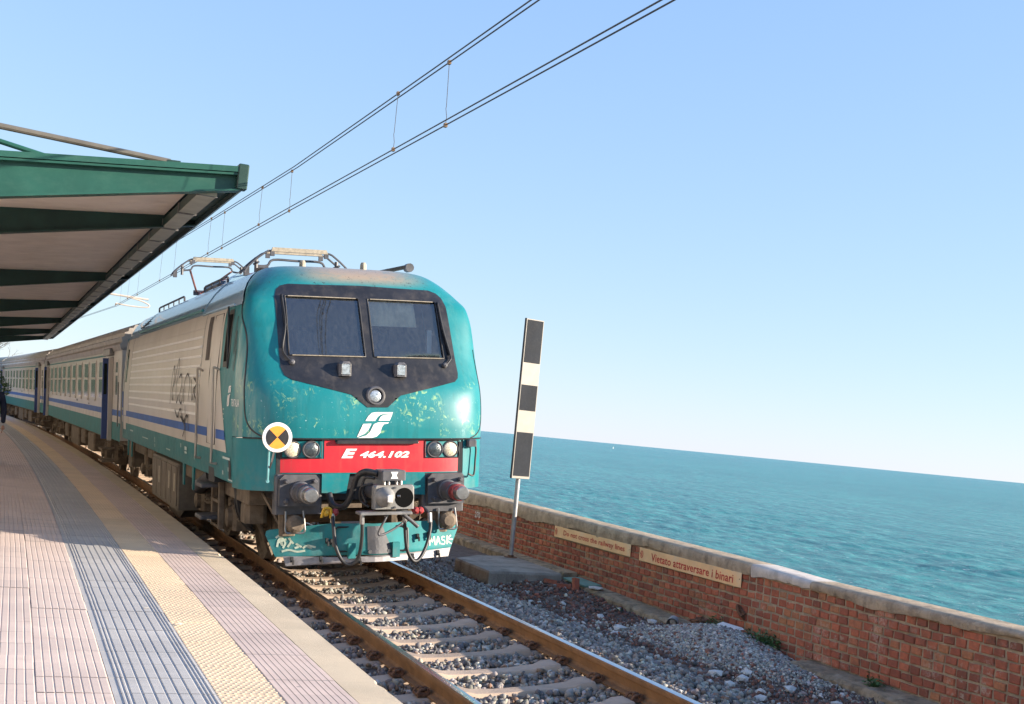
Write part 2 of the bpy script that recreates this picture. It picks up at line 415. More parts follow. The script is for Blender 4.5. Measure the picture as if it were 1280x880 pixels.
# ---------------- ground beneath and beside the track
def gz(x, y):
    """height of the ground to the right of the platform"""
    a = x-cx(y)
    t1 = T(y, 0, 0).z + a*math.tan(CANT) - .215
    if a <= 1.35: return t1
    tE = 1.35*math.tan(CANT)-.215
    s = min(1, (a-1.35)/.9); s = s*s*(3-2*s)
    z = tE+(-.165-tE)*s
    z += .20*math.exp(-((x-2.95)/.62)**2-((y+2.05)/.75)**2)      # heap of grey gravel against the wall
    z += .10*math.exp(-((x-2.65)/.5)**2-((y+3.1)/.8)**2)
    z += .10*(1/(1+math.exp(-(y-1.0)*3)))*min(1, max(0, (x-1.9)/.6))
    return z
def ground():
    ys = list(np.arange(-16, 12, .16))+list(np.arange(12, 130, 2.0)); xs = list(np.arange(-2.2, 3.75, .13))
    vs = []; fs = []; n = len(xs)
    for y in ys:
        for i, x in enumerate(xs):
            xx = x+cx(y) if x < 1.5 else x+cx(y)*max(0, (3.6-x)/2.1)
            if y > 40: xx = x+cx(y)
            vs.append((xx, y, gz(xx, y) + (random.uniform(-.008,.008) if y < 12 else 0)))
    for j in range(len(ys)-1):
        for i in range(n-1): fs.append((j*n+i, j*n+i+1, (j+1)*n+i+1, (j+1)*n+i))
    me = bpy.data.meshes.new('ground'); me.from_pydata(vs, [], fs)
    me.polygons.foreach_set('use_smooth', [True]*len(fs))
    m = mat('track_ground', (.12,.085,.065), .9, var=.35, vs=9, bump=1, bs=55, dirt=((.16,.12,.10), .6, 4))
    me.materials.append(m); o = obj('ground', me); tag(o, 'dirty gravel ground below and beside the railway track', kind='structure')
    # the sheet of land under everything, out to the coast and inland
    b = MB(); b.box(-900, 3.72, -900, 1500, -9, -.42)
    m2 = mat('coastal_land', (.12,.10,.08), .95, var=.3, vs=.3, bump=.5, bs=3)
    tag(b.build('coastal_land', m2), 'flat coastal land carrying the station', kind='structure')
ground()

# ---------------- track: rails, sleepers, clips
track = empty('railway_track', (0, 0, 0)); tag(track, 'straight-looking rusty railway track on concrete sleepers beside the platform', kind='structure')
rail_side = mat('rail_rust', (.22,.112,.046), .75, .1, .25, 5, .35, 70, dirt=((.15,.075,.034), .5, 3), streak=((.27,.15,.07), .5, (8,.6,8)))
rail_top = mat('rail_polished', (.50,.51,.55), .22, 1, .08, 8)
rust = mat('rusty_iron', (.15,.072,.038), .85, .1, .45, 30, .6, 90)
def make_rail(u0):
    prof = [(-.036,-.012),(-.028,-.001),(-.02,0),(.02,0),(.028,-.001),(.036,-.012),(.034,-.045),(.012,-.058),(.009,-.09),(.010,-.125),(.025,-.145),(.074,-.155),(.074,-.166),
            (-.074,-.166),(-.074,-.155),(-.025,-.145),(-.010,-.125),(-.009,-.09),(-.012,-.058),(-.034,-.045)]
    ys = list(np.arange(-18, 14, 1.0))+list(np.arange(14, 120, 4.0)); n = len(prof); b = MB(); vs = []; fs = []; mi = []
    for y in ys: vs += [T(y, u0+a, c) for a, c in prof]
    for j in range(len(ys)-1):
        for i in range(n):
            fs.append((j*n+i, j*n+(i+1)%n, (j+1)*n+(i+1)%n, (j+1)*n+i)); mi.append(1 if i in (1,2,3) else 0)
    fs += [tuple(range(n)), tuple((len(ys)-1)*n+i for i in range(n))]; mi += [0,0]
    b.v = [tuple(p) for p in vs]; b.f = fs; b.mi = mi
    o = b.build('rail', [rail_side, rail_top], track, smooth=35)
make_rail(-.7525); make_rail(.7525)
sl_mat = mat('dusty_concrete', (.42,.32,.24), .9, var=.18, vs=6, bump=.5, bs=45, dirt=((.22,.15,.105), .65, 6), rnd=.12)
def sleeper_mesh():
    st = [(-1.17,-.225,.10),(-1.14,-.195,.12),(-1.02,-.178,.125),(-.90,-.172,.125),(-.62,-.170,.125),(-.60,-.140,.125),(-.50,-.143,.12),(-.42,-.168,.11),(-.2,-.178,.096),
          (.2,-.178,.096),(.42,-.168,.11),(.50,-.143,.12),(.60,-.140,.125),(.62,-.170,.125),(.90,-.172,.125),(1.02,-.178,.125),(1.14,-.195,.12),(1.17,-.225,.10)]
    b = MB(); vs = []; fs = []
    for u, z, w in st: vs += [(u,-w-.03,-.34),(u,-w,z-.02),(u,-w+.02,z),(u,w-.02,z),(u,w,z-.02),(u,w+.03,-.34)]
    for i in range(len(st)-1):
        for k in range(6): fs.append((i*6+k, i*6+(k+1)%6, i*6+6+(k+1)%6, i*6+6+k))
    fs += [(5,4,3,2,1,0), tuple(len(st)*6-6+k for k in range(6))]
    b.add(vs, fs); return b.mesh('sleeper', sl_mat, 40)
def clip_mesh():
    b = MB()
    b.obox((0,0,.010), (.09,.13,.02)); b.lathe([(0,.017),(.05,.017),(.052,.012)], (.005,0,.015), (0,0,1), 6)
    b.tube(smooth_path([(-.045,-.05,.018),(-.015,-.052,.05),(.03,-.03,.045),(.03,.03,.045),(-.015,.052,.05),(-.045,.05,.018)], 4), .012, 6)
    b.obox((.045,0,.03), (.02,.11,.05), (0,.3,0))
    return b.mesh('rail_clip', rust, 40)
SM = sleeper_mesh(); CM = clip_mesh()
SLEEPERS = [-1.24+.70*k for k in range(-14, 70)]
for y in SLEEPERS:
    p = T(y, 0, 0)
    o = obj('sleeper', SM, track, p, (0, -CANT, head(y)+random.uniform(-.006,.006)))
    if y < 6:
        for s in (-1, 1):
            for side in (-1, 1):
                u = s*.7525+side*.105
                obj('rail_clip', CM, o, (u, random.uniform(-.01,.01), -.160), (0, 0, 0 if side < 0 else pi))

# ---------------- ballast and rubble: real stones, nobody could count them
def ico():
    bm = bmesh.new(); bmesh.ops.create_icosphere(bm, subdivisions=1, radius=1)
    v = np.array([x.co[:] for x in bm.verts]); f = np.array([[q.index for q in p.verts] for p in bm.faces]); bm.free(); return v, f
ICO_V, ICO_F = ico()
def rand_rot(n):
    q = rng.normal(size=(n,4)); q /= np.linalg.norm(q, axis=1)[:,None]
    w,x,y,z = q.T
    return np.stack([np.stack([1-2*(y*y+z*z),2*(x*y-z*w),2*(x*z+y*w)],-1),np.stack([2*(x*y+z*w),1-2*(x*x+z*z),2*(y*z-x*w)],-1),np.stack([2*(x*z-y*w),2*(y*z+x*w),1-2*(x*x+y*y)],-1)],1)
def stones(name, pos, rad, cols, matl, label, parent=None, flat=.75):
    n = len(pos); nv = len(ICO_V)
    base = ICO_V[None]*(1+rng.uniform(-.33,.33,(n,nv,1)))
    base = base*rng.uniform([.8,.7,flat*.7],[1.3,1.1,1.0],(n,3))[:,None,:]
    V = np.einsum('nij,nvj->nvi', rand_rot(n), base)*np.asarray(rad)[:,None,None]+np.asarray(pos)[:,None,:]
    Fc = (ICO_F[None]+(np.arange(n)*nv)[:,None,None]).reshape(-1,3)
    me = bpy.data.meshes.new(name)
    me.vertices.add(n*nv); me.vertices.foreach_set('co', V.reshape(-1))
    me.loops.add(len(Fc)*3); me.loops.foreach_set('vertex_index', Fc.reshape(-1).astype(np.int32))
    me.polygons.add(len(Fc)); me.polygons.foreach_set('loop_start', (np.arange(len(Fc))*3).astype(np.int32))
    me.update(calc_edges=True)
    a = me.color_attributes.new('Col', 'FLOAT_COLOR', 'POINT')
    c4 = np.concatenate([np.repeat(np.asarray(cols), nv, 0), np.ones((n*nv,1))], 1)
    a.data.foreach_set('color', c4.reshape(-1).astype(np.float32))
    me.materials.append(matl); o = obj(name, me, parent)
    tag(o, label, kind='stuff'); return o
stone_mat = mat('stone', (.2,.2,.2), .85, var=.35, vs=30, bump=.4, bs=120, attr='Col')
def palette(n, cols, w, jit=.18):
    cols = np.array(cols); k = rng.choice(len(cols), n, p=np.array(w)/sum(w))
    return (cols[k]*rng.uniform(1-jit,1+jit,(n,1))*rng.uniform(.94,1.06,(n,3))).clip(0,1)
def ballast():
    P = []; Rr = []
    def put(n, y0, y1, u0, u1, rlo, rhi):
        yy = rng.uniform(y0, y1, n); uu = rng.uniform(u0, u1, n); rr = rng.uniform(rlo, rhi, n)
        for y, u, r in zip(yy, uu, rr):
            du = abs(abs(u)-.7525)
            ds = abs(((y+1.24)/.70) - round((y+1.24)/.70))*.70
            if abs(u) < 1.19 and ds < .11+r*.6: continue
            if du < .085 and ds < .2: continue
            if u < 1.35:
                top = -.206+random.uniform(-.012,.026) if abs(u) > .16 else -.205+random.uniform(-.02,.02)
                if du < .10: top -= .015
                p = T(y, u, top)
            else:
                q = T(y, u, 0); p = Vector((q.x, y, gz(q.x, y)+random.uniform(-.004,.03)))
            P.append(p[:]); Rr.append(r)
    put(13500, -9, 3.0, -1.62, 1.35, .019, .037); put(5000, -9, 3.0, -1.62, 1.35, .011, .02)
    put(6800, -9, 6.5, 1.15, 1.85, .018, .034); put(500, -9, 6.5, 1.8, 2.3, .016, .03)
    put(2600, 3, 20, -1.6, 1.6, .03, .05)
    put(1500, 20, 60, -1.6, 1.6, .05, .08)
    cols = palette(len(P), [(.20,.18,.16),(.29,.26,.225),(.12,.112,.108),(.38,.335,.28),(.22,.14,.095),(.48,.44,.38)], [5,4,3.4,2.4,1.5,1.3])
    for k_, p_ in enumerate(P):          # rust off the rails stains the stones next to them
        du = abs(abs(p_[0]-cx(p_[1]))-.75)
        if du < .3: cols[k_] = cols[k_]*(1-.55*(1-du/.3))+np.array([.17,.09,.05])*.55*(1-du/.3)
    stones('ballast', P, Rr, cols, stone_mat, 'grey crushed stone ballast between the sleepers and beside the rails')
ballast()
def rubble():
    # crumbled brick soil between ballast and ledge
    n = 9000; X = rng.uniform(1.68, 3.2, n); Y = rng.uniform(-9, 3.2, n); P=[]; Rr=[]; C=[]
    c1 = palette(n, [(.13,.065,.046),(.19,.082,.055),(.09,.058,.045),(.25,.205,.17),(.32,.115,.065),(.52,.48,.43)], [5,4,4,1.6,.9,.4])
    for i in range(n):
        wgt = min(1, max(0, (X[i]-1.68)/.35))
        if random.random() > wgt: continue
        r = random.choice([.008,.011,.014,.014,.02,.028])*random.uniform(.8,1.3)
        P.append((X[i], Y[i], gz(X[i],Y[i])+r*.3)); Rr.append(r); C.append(c1[i])
    stones('brick_rubble', P, Rr, C, stone_mat, 'dark reddish crumbled brick and soil between the ballast and the wall')
    # heap of fine grey gravel
    n = 15000; P=[]; Rr=[]; C=[]
    c2 = palette(n, [(.38,.34,.285),(.28,.26,.23),(.48,.43,.36),(.20,.185,.17),(.42,.18,.11),(.60,.57,.52)], [5,5,3,3,.35,.8])
    for i in range(n):
        a = rng.normal(0, .42); b = rng.normal(0, .72)
        x = 2.82+a; y = -2.65+b-.35*a
        if x > 3.33 or x < 2.1: continue
        r = random.choice([.005,.006,.007,.009,.011,.016])*random.uniform(.8,1.25)
        P.append((x, y, gz(x,y)+r*.35+.012)); Rr.append(r); C.append(c2[i])
    stones('gravel_heap', P, Rr, C, stone_mat, 'heap of fine pale grey gravel piled against the brick wall')
    hm = MB(); gx = list(np.arange(2.0, 3.36, .06)); gy = list(np.arange(-4.6, -.9, .08))
    for yq in gy:
        for xq in gx:
            e_ = ((xq-2.82)/.80)**2+((yq+2.65+.35*(xq-2.82))/1.35)**2
            hm.v.append((xq, yq, gz(xq,yq)+.014*max(0, 1-e_)**.5 - (.03 if e_ > 1 else .0)+random.uniform(-.003,.003)))
    ng = len(gx)
    for j in range(len(gy)-1):
        for i in range(ng-1): hm.f.append((j*ng+i, j*ng+i+1, (j+1)*ng+i+1, (j+1)*ng+i)); hm.mi.append(0)
    tag(hm.build('gravel_bed', mat('fine_gravel', (.33,.30,.255), .95, var=.3, vs=40, bump=1.5, bs=120, dirt=((.2,.18,.16), .5, 5)), smooth=True), 'bed of fine grit beneath the gravel heap', kind='structure')
    # larger pale lumps lying in a loose row
    spots = [(2.05,-3.55,.075),(2.2,-3.75,.055),(1.95,-3.95,.05),(2.35,-3.6,.05),(2.1,-4.2,.05),(1.9,-4.5,.055),(2.45,-4.15,.06),(2.0,-4.9,.05),(2.6,-4.6,.045),
             (2.25,-1.3,.075),(2.35,-1.05,.05),(2.05,-1.55,.05),(2.5,-.35,.05),(2.2,1.2,.05),(2.0,.6,.04),(2.4,.5,.045),(2.75,-3.3,.035),(2.9,-2.9,.04),(1.8,-4.0,.035),(2.3,-5.0,.05),(2.7,-1.7,.035),(2.55,-2.1,.03)]
    ORD = ['nearest','second nearest','third nearest','fourth nearest','fifth nearest','sixth nearest','seventh nearest','eighth nearest','ninth nearest','tenth nearest','eleventh nearest','twelfth nearest','twelfth farthest','eleventh farthest','ninth farthest','eighth farthest','seventh farthest','sixth farthest','fifth farthest','fourth farthest','third farthest','second farthest']
    ORD = ORD[:11]+['eleventh farthest','tenth farthest']+ORD[14:21]+['second farthest','farthest']
    rank = {q: i for i, q in enumerate(sorted(spots, key=lambda q: (q[0]+4.25)**2+(q[1]+13.4)**2))}
    for x, y, r in spots:
        b = MB(); v = ICO_V*(1+rng.uniform(-.3,.3,(len(ICO_V),1)))*np.array([r*1.2, r, r*.6])
        b.add(v.tolist(), ICO_F.tolist())
        k = len([o for o in bpy.data.objects if o.name.startswith('stone_lump')])
        o = b.build('stone_lump', MT['pale_stone'], None, loc=(x, y, gz(x,y)+r*.3), rot=(random.uniform(-.3,.3),random.uniform(-.3,.3),random.uniform(0,6)))
        tag(o, 'chalky white stone lump in the rubble, '+ORD[rank[(x,y,r)]]+' to the camera', 'stone', 'white stone lumps in the rubble')
MT['pale_stone'] = mat('chalky_stone', (.52,.50,.47), .9, var=.2, vs=20, bump=.6, bs=60, dirt=((.3,.26,.22), .5, 12))
rubble()
# ================================================================== PLATFORM
plat = MB()
ys = list(np.arange(-22, 26, 1.0))+list(np.arange(26, 150, 4.0))
for a, b in zip(ys, ys[1:]):
    e0, e1 = edge(a), edge(b)
    plat.add([(-30,a,ZP-.03),(e0-.26,a,ZP-.03),(e1-.26,b,ZP-.03),(-30,b,ZP-.03),(e0-.10,a,ZP-.20),(e1-.10,b,ZP-.20),(e0-.10,a,-.6),(e1-.10,b,-.6)],
             [(0,1,2,3),(4,5,7,6)])
conc = mat('platform_concrete', (.20,.185,.165), .9, var=.2, vs=2, bump=.5, bs=40, dirt=((.10,.09,.08), .5, 3))
platform = plat.build('platform', conc); tag(platform, 'low tiled railway platform curving along the track', kind='structure')
cop = MB(); prof = [(-.285,ZP-.03),(-.285,ZP),(-.02,ZP+.002),(0,ZP-.015),(0,ZP-.16),(-.04,ZP-.2),(-.285,ZP-.2)]
ysc = list(np.arange(-22, 26, .12))+list(np.arange(26, 150, 2.0)); vs = []; fs = []; n = len(prof)
for y in ysc:
    ch = -.012*max(0, random.gauss(0,1))**2 if random.random() < .22 else 0
    for i, (a, z) in enumerate(prof):
        vs.append((edge(y)+a+(ch if i in (2,3) else 0)+(random.uniform(-.002,.002) if i in (3,4) else 0), y, z+(ch*.5 if i == 3 else 0)))
for j in range(len(ysc)-1):
    for i in range(n): fs.append((j*n+i, j*n+(i+1)%n, (j+1)*n+(i+1)%n, (j+1)*n+i))
cop.add(vs, fs)
cop_mat = mat('beige_kerb_concrete', (.56,.455,.32), .88, var=.10, vs=3, bump=.6, bs=160, dirt=((.42,.33,.23), .5, 6), streak=((.6,.51,.38), .4, (2,.5,1)))
cop.build('platform_kerb', cop_mat, platform, smooth=30)

def tile_mat(name, col, rowscale, dirtcol, bumpdir=1, bstr=.6):
    m = bpy.data.materials.new(name); m.use_nodes = True; t = m.node_tree; b = t.nodes['Principled BSDF']
    v = coords(t); tc = node(t,'ShaderNodeTexCoord')
    geo = node(t,'ShaderNodeNewGeometry')
    oi = node(t,'ShaderNodeObjectInfo')
    c = mixc(t, ramp(t, noise(t, geo.outputs['Position'], 1.7, 4), .3, .7), tuple(q*.93 for q in col), tuple(min(1,q*1.07) for q in col))
    c = mixc(t, 1.0, c, mixc(t, oi.outputs['Random'], (.92,.92,.93), (1.05,1.04,1.03)), 'MULTIPLY')
    vo = node(t,'ShaderNodeTexVoronoi'); vo.inputs['Scale'].default_value = 2.6; t.links.new(geo.outputs['Position'], vo.inputs['Vector'])
    c = mixc(t, math_(t,'MULTIPLY', math_(t,'SUBTRACT', 1.0, ramp(t, vo.outputs['Distance'], .035, .06)), .55), c, (.12,.105,.095))
    c = mixc(t, math_(t,'MULTIPLY', ramp(t, noise(t, geo.outputs['Position'], .55, 5, .6), .52, .75), .35), c, tuple(q*.72 for q in col))
    c = mixc(t, math_(t,'MULTIPLY', ramp(t, noise(t, geo.outputs['Position'], 3.5, 6, .7), .5, .8), .45), c, dirtcol)
    c = mixc(t, math_(t,'MULTIPLY', ramp(t, noise(t, geo.outputs['Position'], 60, 3, .7), .55, .8), .25), c, dirtcol)
    t.links.new(c, b.inputs['Base Color']); b.inputs['Roughness'].default_value = .72
    w = node(t,'ShaderNodeTexWave', wave_type='BANDS', bands_direction='Y', wave_profile='SIN'); w.inputs['Scale'].default_value = rowscale
    w.inputs['Distortion'].default_value = 0
    t.links.new(geo.outputs['Position'], w.inputs['Vector'])
    hh = math_(t,'ADD', math_(t,'MULTIPLY', ramp(t, w.outputs[1], 0.0, .3), 1.0), math_(t,'MULTIPLY', noise(t, v, 160, 3), .4))
    bp = node(t,'ShaderNodeBump'); bp.inputs['Strength'].default_value = bstr; bp.inputs['Distance'].default_value = .003
    t.links.new(hh, bp.inputs['Height']); t.links.new(bp.outputs[0], b.inputs['Normal']); return m
TM = {'pink': tile_mat('pink_tile', (.60,.48,.41), 10, (.45,.34,.28)),
      'rib': tile_mat('pink_ribbed_tile', (.58,.455,.39), 12, (.43,.31,.26)),
      'grey': tile_mat('grey_guidance_tile', (.42,.405,.385), 2.0, (.30,.285,.265), bstr=.25),
      'dots': tile_mat('yellow_warning_tile', (.63,.485,.325), 2.0, (.49,.36,.23), bstr=.2)}
TL = .40                                            # tile length along the platform
def prof_tile(name, w, segs, h=.006, L=TL-.004, rb=.003):
    """strips (x0,x1) raised by h above the tile's bed"""
    b = MB(); xs = [(0, 0)]
    for x0, x1 in segs: xs += [(x0,0),(x0+.002,h),(x1-rb,h),(x1,0)]
    xs.append((w, 0)); vs = []; fs = []
    for y in (-L/2, L/2): vs += [(x-w/2, y, z-h) for x, z in xs]
    k = len(xs)
    for i in range(k-1): fs.append((i, i+1, k+i+1, k+i))
    e = len(vs); vs += [(-w/2,-L/2,-h-.02),(w/2,-L/2,-h-.02),(w/2,L/2,-h-.02),(-w/2,L/2,-h-.02)]
    fs += [(e,e+1,k-1,0),(e+1,e+2,2*k-1,k-1),(e+2,e+3,k,2*k-1),(e+3,e,0,k)]
    b.add(vs, fs); return b
W_P, W_G, W_Y, W_R = .405, .58, .37, .43
pk = [(.002+i*.0502, .002+i*.0502+.0475) for i in range(8)]
gk = [(.045,.062),(.072,.089)]+[(.101+i*.066, .101+i*.066+.055) for i in range(6)]+[(.502,.515),(.527,.540),(.552,.566)]
rk = [(.002+i*.0427, .002+i*.0427+.0385) for i in range(10)]
tile_pink = prof_tile('tile', W_P-.003, pk, .004, rb=.009).mesh('tile', TM['pink'])
tile_grey = prof_tile('tile', W_G-.003, gk, .005, rb=.006).mesh('tile', TM['grey'])
tile_rib = prof_tile('tile', W_R-.003, rk, .004).mesh('tile', TM['rib'])
def dots_tile():
    w = W_Y-.003; L = TL-.003; b = MB()
    b.box(-w/2, w/2, -L/2, L/2, -.03, -.004)
    nx, ny = 8, 9; 
    for j in range(ny):
        for i in range(nx):
            x = -w/2+w*(i+.25+.5*(j%2))/nx; y = -L/2+L*(j+.5)/ny
            r = .0125
            ring = [(x+r*cos(q*pi/3), y+r*sin(q*pi/3), -.004) for q in range(6)]
            top = [(x+r*.5*cos(q*pi/3), y+r*.5*sin(q*pi/3), .0) for q in range(6)]
            b.add(ring+top, [(q,(q+1)%6,6+(q+1)%6,6+q) for q in range(6)]+[tuple(range(6,12))])
    return b.mesh('tile', TM['dots'])
tile_dots = dots_tile()
tile_pink.name = 'pink_tile'; tile_grey.name = 'guidance_tile'; tile_rib.name = 'ribbed_tile'; tile_dots.name = 'warning_tile'
OFF = {'rib': -.285-W_R/2, 'dots': -.285-W_R-W_Y/2, 'grey': -.285-W_R-W_Y-W_G/2}
P0 = -.285-W_R-W_Y-W_G
Y_NEAR = -9.0; ROWS_NEAR = 34
def sag(y): return .004*sin(y*1.3+.5)+.003*sin(y*2.9)
for r in range(ROWS_NEAR):
    y = Y_NEAR+r*TL; hd = head(y)
    for nm, me, off in [('ribbed_tile',tile_rib,OFF['rib']),('warning_tile',tile_dots,OFF['dots']),('guidance_tile',tile_grey,OFF['grey'])]:
        obj(nm, me, platform, (edge(y)+off+random.uniform(-.0012,.0012), y, ZP+random.uniform(-.0012,.0012)), (random.uniform(-.002,.002), random.uniform(-.002,.002), hd))
    for c in range(4):
        yy = y+(.2 if c % 2 else 0)
        obj('paving_tile', tile_pink, platform, (edge(yy)+P0-W_P*(c+.5)+random.uniform(-.0015,.0015), yy, ZP+random.uniform(-.0015,.0015)), (random.uniform(-.003,.003), random.uniform(-.003,.003), hd+random.uniform(-.002,.002)))
# tiles farther along: the same ribs as one mesh per band
def far_band(name, segs, w, off, matl, y0, h, ncol=1, label=''):
    b = MB()
    yy = list(np.arange(y0, 30, TL))+list(np.arange(30, 120, 2.4))
    for ccol in range(ncol):
        xs = []
        for x0, x1 in segs: xs += [(x0,-h),(x0+.003,0),(x1-.003,0),(x1,-h)]
        xs = [(0,-h)]+xs+[(w,-h)]; k = len(xs); vs = []; fs = []
        for y in yy:
            dz = random.uniform(-.002,.002); dx = random.uniform(-.0015,.0015)
            for e in (0.0, .006 if y < 30 else 0.0):
                vs += [(edge(y)+off-w/2-ccol*w+x+dx, y+e, ZP+z+dz-(0.006 if e else 0)) for x, z in xs]
        for j in range(2*len(yy)-1):
            for i in range(k-1): fs.append((j*k+i, j*k+i+1, (j+1)*k+i+1, (j+1)*k+i))
        b.add(vs, fs)
    o = b.build(name, matl, platform, fix=False); tag(o, label, kind='stuff')
yf = Y_NEAR+ROWS_NEAR*TL-TL/2
far_band('ribbed_tile_run', rk, W_R, OFF['rib'], TM['rib'], yf, .005, 1, 'pink ribbed tiles running on along the platform edge')
far_band('guidance_tile_run', gk, W_G, OFF['grey'], TM['grey'], yf, .007, 1, 'grey guidance tiles running on along the platform')
far_band('warning_tile_run', [(.004+i*.041,.004+i*.041+.022) for i in range(9)], W_Y, OFF['dots'], TM['dots'], yf, .004, 1, 'yellow warning tiles running on along the platform')
far_band('paving_tile_run', pk, W_P, P0-W_P/2, TM['pink'], yf, .006, 4, 'pink paving tiles running on along the platform')
far_band('paving_tile_run', pk, W_P, P0-W_P*4.5, TM['pink'], Y_NEAR, .006, 16, 'pink paving tiles covering the middle of the platform')

# ================================================================== SEA WALL
XW = 3.40
wall = empty('brick_wall', (XW, 0, -.14)); tag(wall, 'low red brick sea wall with rough concrete coping between track and sea', 'wall')
def wp(x, y, z): return (x-XW, y, z+.14)            # wall-local
mortar = mat('old_mortar', (.33,.26,.18), .95, var=.25, vs=8, bump=.8, bs=60, dirt=((.13,.11,.08), .6, 5))
b = MB(); b.box(.010, .36, -16, 60, -.5, .80); b.build('wall_core', mortar, wall)
b = MB(); b.box(.361, .46, -200, 300, -9, .66); b.build('sea_side_facing', mat('sea_wall_render', (.30,.27,.23), .9, bump=.6, bs=9), wall)
def brick_nodes(name, attr):
    m = bpy.data.materials.new(name); m.use_nodes = True; t = m.node_tree; b = t.nodes['Principled BSDF']; geo = node(t,'ShaderNodeNewGeometry'); v = geo.outputs['Position']
    if attr: r = node(t,'ShaderNodeAttribute', attribute_name='rnd').outputs[2]
    else: r = node(t,'ShaderNodeObjectInfo').outputs['Random']
    cr = node(t,'ShaderNodeValToRGB'); e = cr.color_ramp.elements
    e[0].position = 0; e[0].color = (.22,.068,.040,1); e[1].position = 1; e[1].color = (.42,.15,.072,1)
    for p_, c_ in ((.25,(.32,.090,.050,1)),(.55,(.42,.120,.062,1)),(.8,(.48,.148,.075,1)),(.93,(.42,.18,.08,1))):
        q = e.new(p_); q.color = c_
    t.links.new(r, cr.inputs[0])
    c = mixc(t, ramp(t, noise(t, v, 26, 5, .65), .35, .75), cr.outputs[0], mixc(t, .5, cr.outputs[0], (.16,.06,.04)))
    c = mixc(t, math_(t,'MULTIPLY', ramp(t, noise(t, v, 2.4, 6, .75), .48, .70), .55), c, (.12,.062,.043))
    sp = node(t,'ShaderNodeSeparateXYZ'); t.links.new(v, sp.inputs[0])
    lime = math_(t,'MULTIPLY', ramp(t, noise(t, v, 2.3, 4, .6), .56, .70), ramp(t, noise(t, v, 40, 3), .4, .6))
    c = mixc(t, math_(t,'MULTIPLY', lime, .55), c, (.52,.40,.33))
    smear = math_(t,'MULTIPLY', ramp(t, noise(t, v, 11, 5, .75), .56, .66), ramp(t, noise(t, v, 1.1, 3), .45, .62))
    c = mixc(t, math_(t,'MULTIPLY', smear, .75), c, (.40,.33,.25))
    moss = math_(t,'MULTIPLY', ramp(t, sp.outputs[2], .42, .60), ramp(t, noise(t, v, 5, 5, .7), .45, .65))
    c = mixc(t, math_(t,'MULTIPLY', moss, .65), c, (.075,.058,.035))
    t.links.new(c, b.inputs['Base Color']); b.inputs['Roughness'].default_value = .88
    bp = node(t,'ShaderNodeBump'); bp.inputs['Strength'].default_value = .6; bp.inputs['Distance'].default_value = .008
    t.links.new(noise(t, v, 75, 5, .7), bp.inputs['Height']); t.links.new(bp.outputs[0], b.inputs['Normal']); return m
BRK = brick_nodes('red_brick', False); BRK_S = brick_nodes('red_brick_far', True)
def brick_geo(L, H, jit=.004):
    L *= random.uniform(.9,1.05); H *= random.uniform(.9,1.04)
    j = lambda: random.uniform(-jit, jit); c = .006
    back = [(.03,-L/2,-H/2),(.03,L/2,-H/2),(.03,L/2,H/2),(.03,-L/2,H/2)]
    mid = [(.004+j()*.5, s*L/2+j(), t*H/2+j()) for s,t in ((-1,-1),(1,-1),(1,1),(-1,1))]
    fr = [(-.004+j()*.6, m[1]*(1-2*c/L), m[2]*(1-2*c/H)) for m in mid]
    vs = back+mid+fr; fs = [(8,9,10,11)]
    for k in (0,4):
        for i in range(4): fs.append((k+i, k+(i+1)%4, k+4+(i+1)%4, k+4+i))
    return vs, fs
def add_mesh(vs, fs, m):
    me = bpy.data.meshes.new('brick'); me.from_pydata(vs, [], fs); bm = bmesh.new(); bm.from_mesh(me); bmesh.ops.recalc_face_normals(bm, faces=bm.faces); bm.to_mesh(me); bm.free(); me.materials.append(m); return me
HV = [add_mesh(*brick_geo(.124,.066,.006), BRK) for _ in range(10)]; SV = [add_mesh(*brick_geo(.21,.066,.006), BRK) for _ in range(4)]
bricks = []
for c in range(9):
    z = .035+c*.084; y = -9.0+random.uniform(0,.02)+(.077 if c % 2 else 0)
    while y < 16:
        zone = -3.06 < y < -2.0
        st = random.random() < .025
        L = .21 if st else .124
        pitch = L+.018
        bricks.append((y+L/2, z+random.uniform(-.003,.003), st, zone)); y += pitch
vis = [q for q in bricks if -6.6 < q[0] < 8]
near = sorted(vis, key=lambda q: q[0])[:300]; ns = set(id(q) for q in near)
for (y, z, st, zone) in near:
    o = obj('brick', random.choice(SV if st else HV), wall, (.006 if zone else random.uniform(-.003,.003), y, z), (random.uniform(-.02,.02), 0, random.uniform(-.02,.02)))
rest = [q for q in bricks if id(q) not in ns]
bv = []; bf = []; br = []
for (y, z, st, zone) in rest:
    vs, fs = brick_geo(.21 if st else .124, .066, .006); k = len(bv); dx = .006 if zone else random.uniform(-.003,.003)
    bv += [(p[0]+dx, p[1]+y, p[2]+z) for p in vs]; bf += [tuple(i+k for i in f) for f in fs]; br += [random.random()]*len(vs)
me = bpy.data.meshes.new('bricks'); me.from_pydata(bv, [], bf)
at = me.attributes.new('rnd', 'FLOAT', 'POINT'); at.data.foreach_set('value', br)
bm = bmesh.new(); bm.from_mesh(me); bmesh.ops.recalc_face_normals(bm, faces=bm.faces); bm.to_mesh(me); bm.free(); me.materials.append(BRK_S)
tag(obj('brick_courses', me, wall), 'courses of red bricks farther along the wall', kind='stuff')
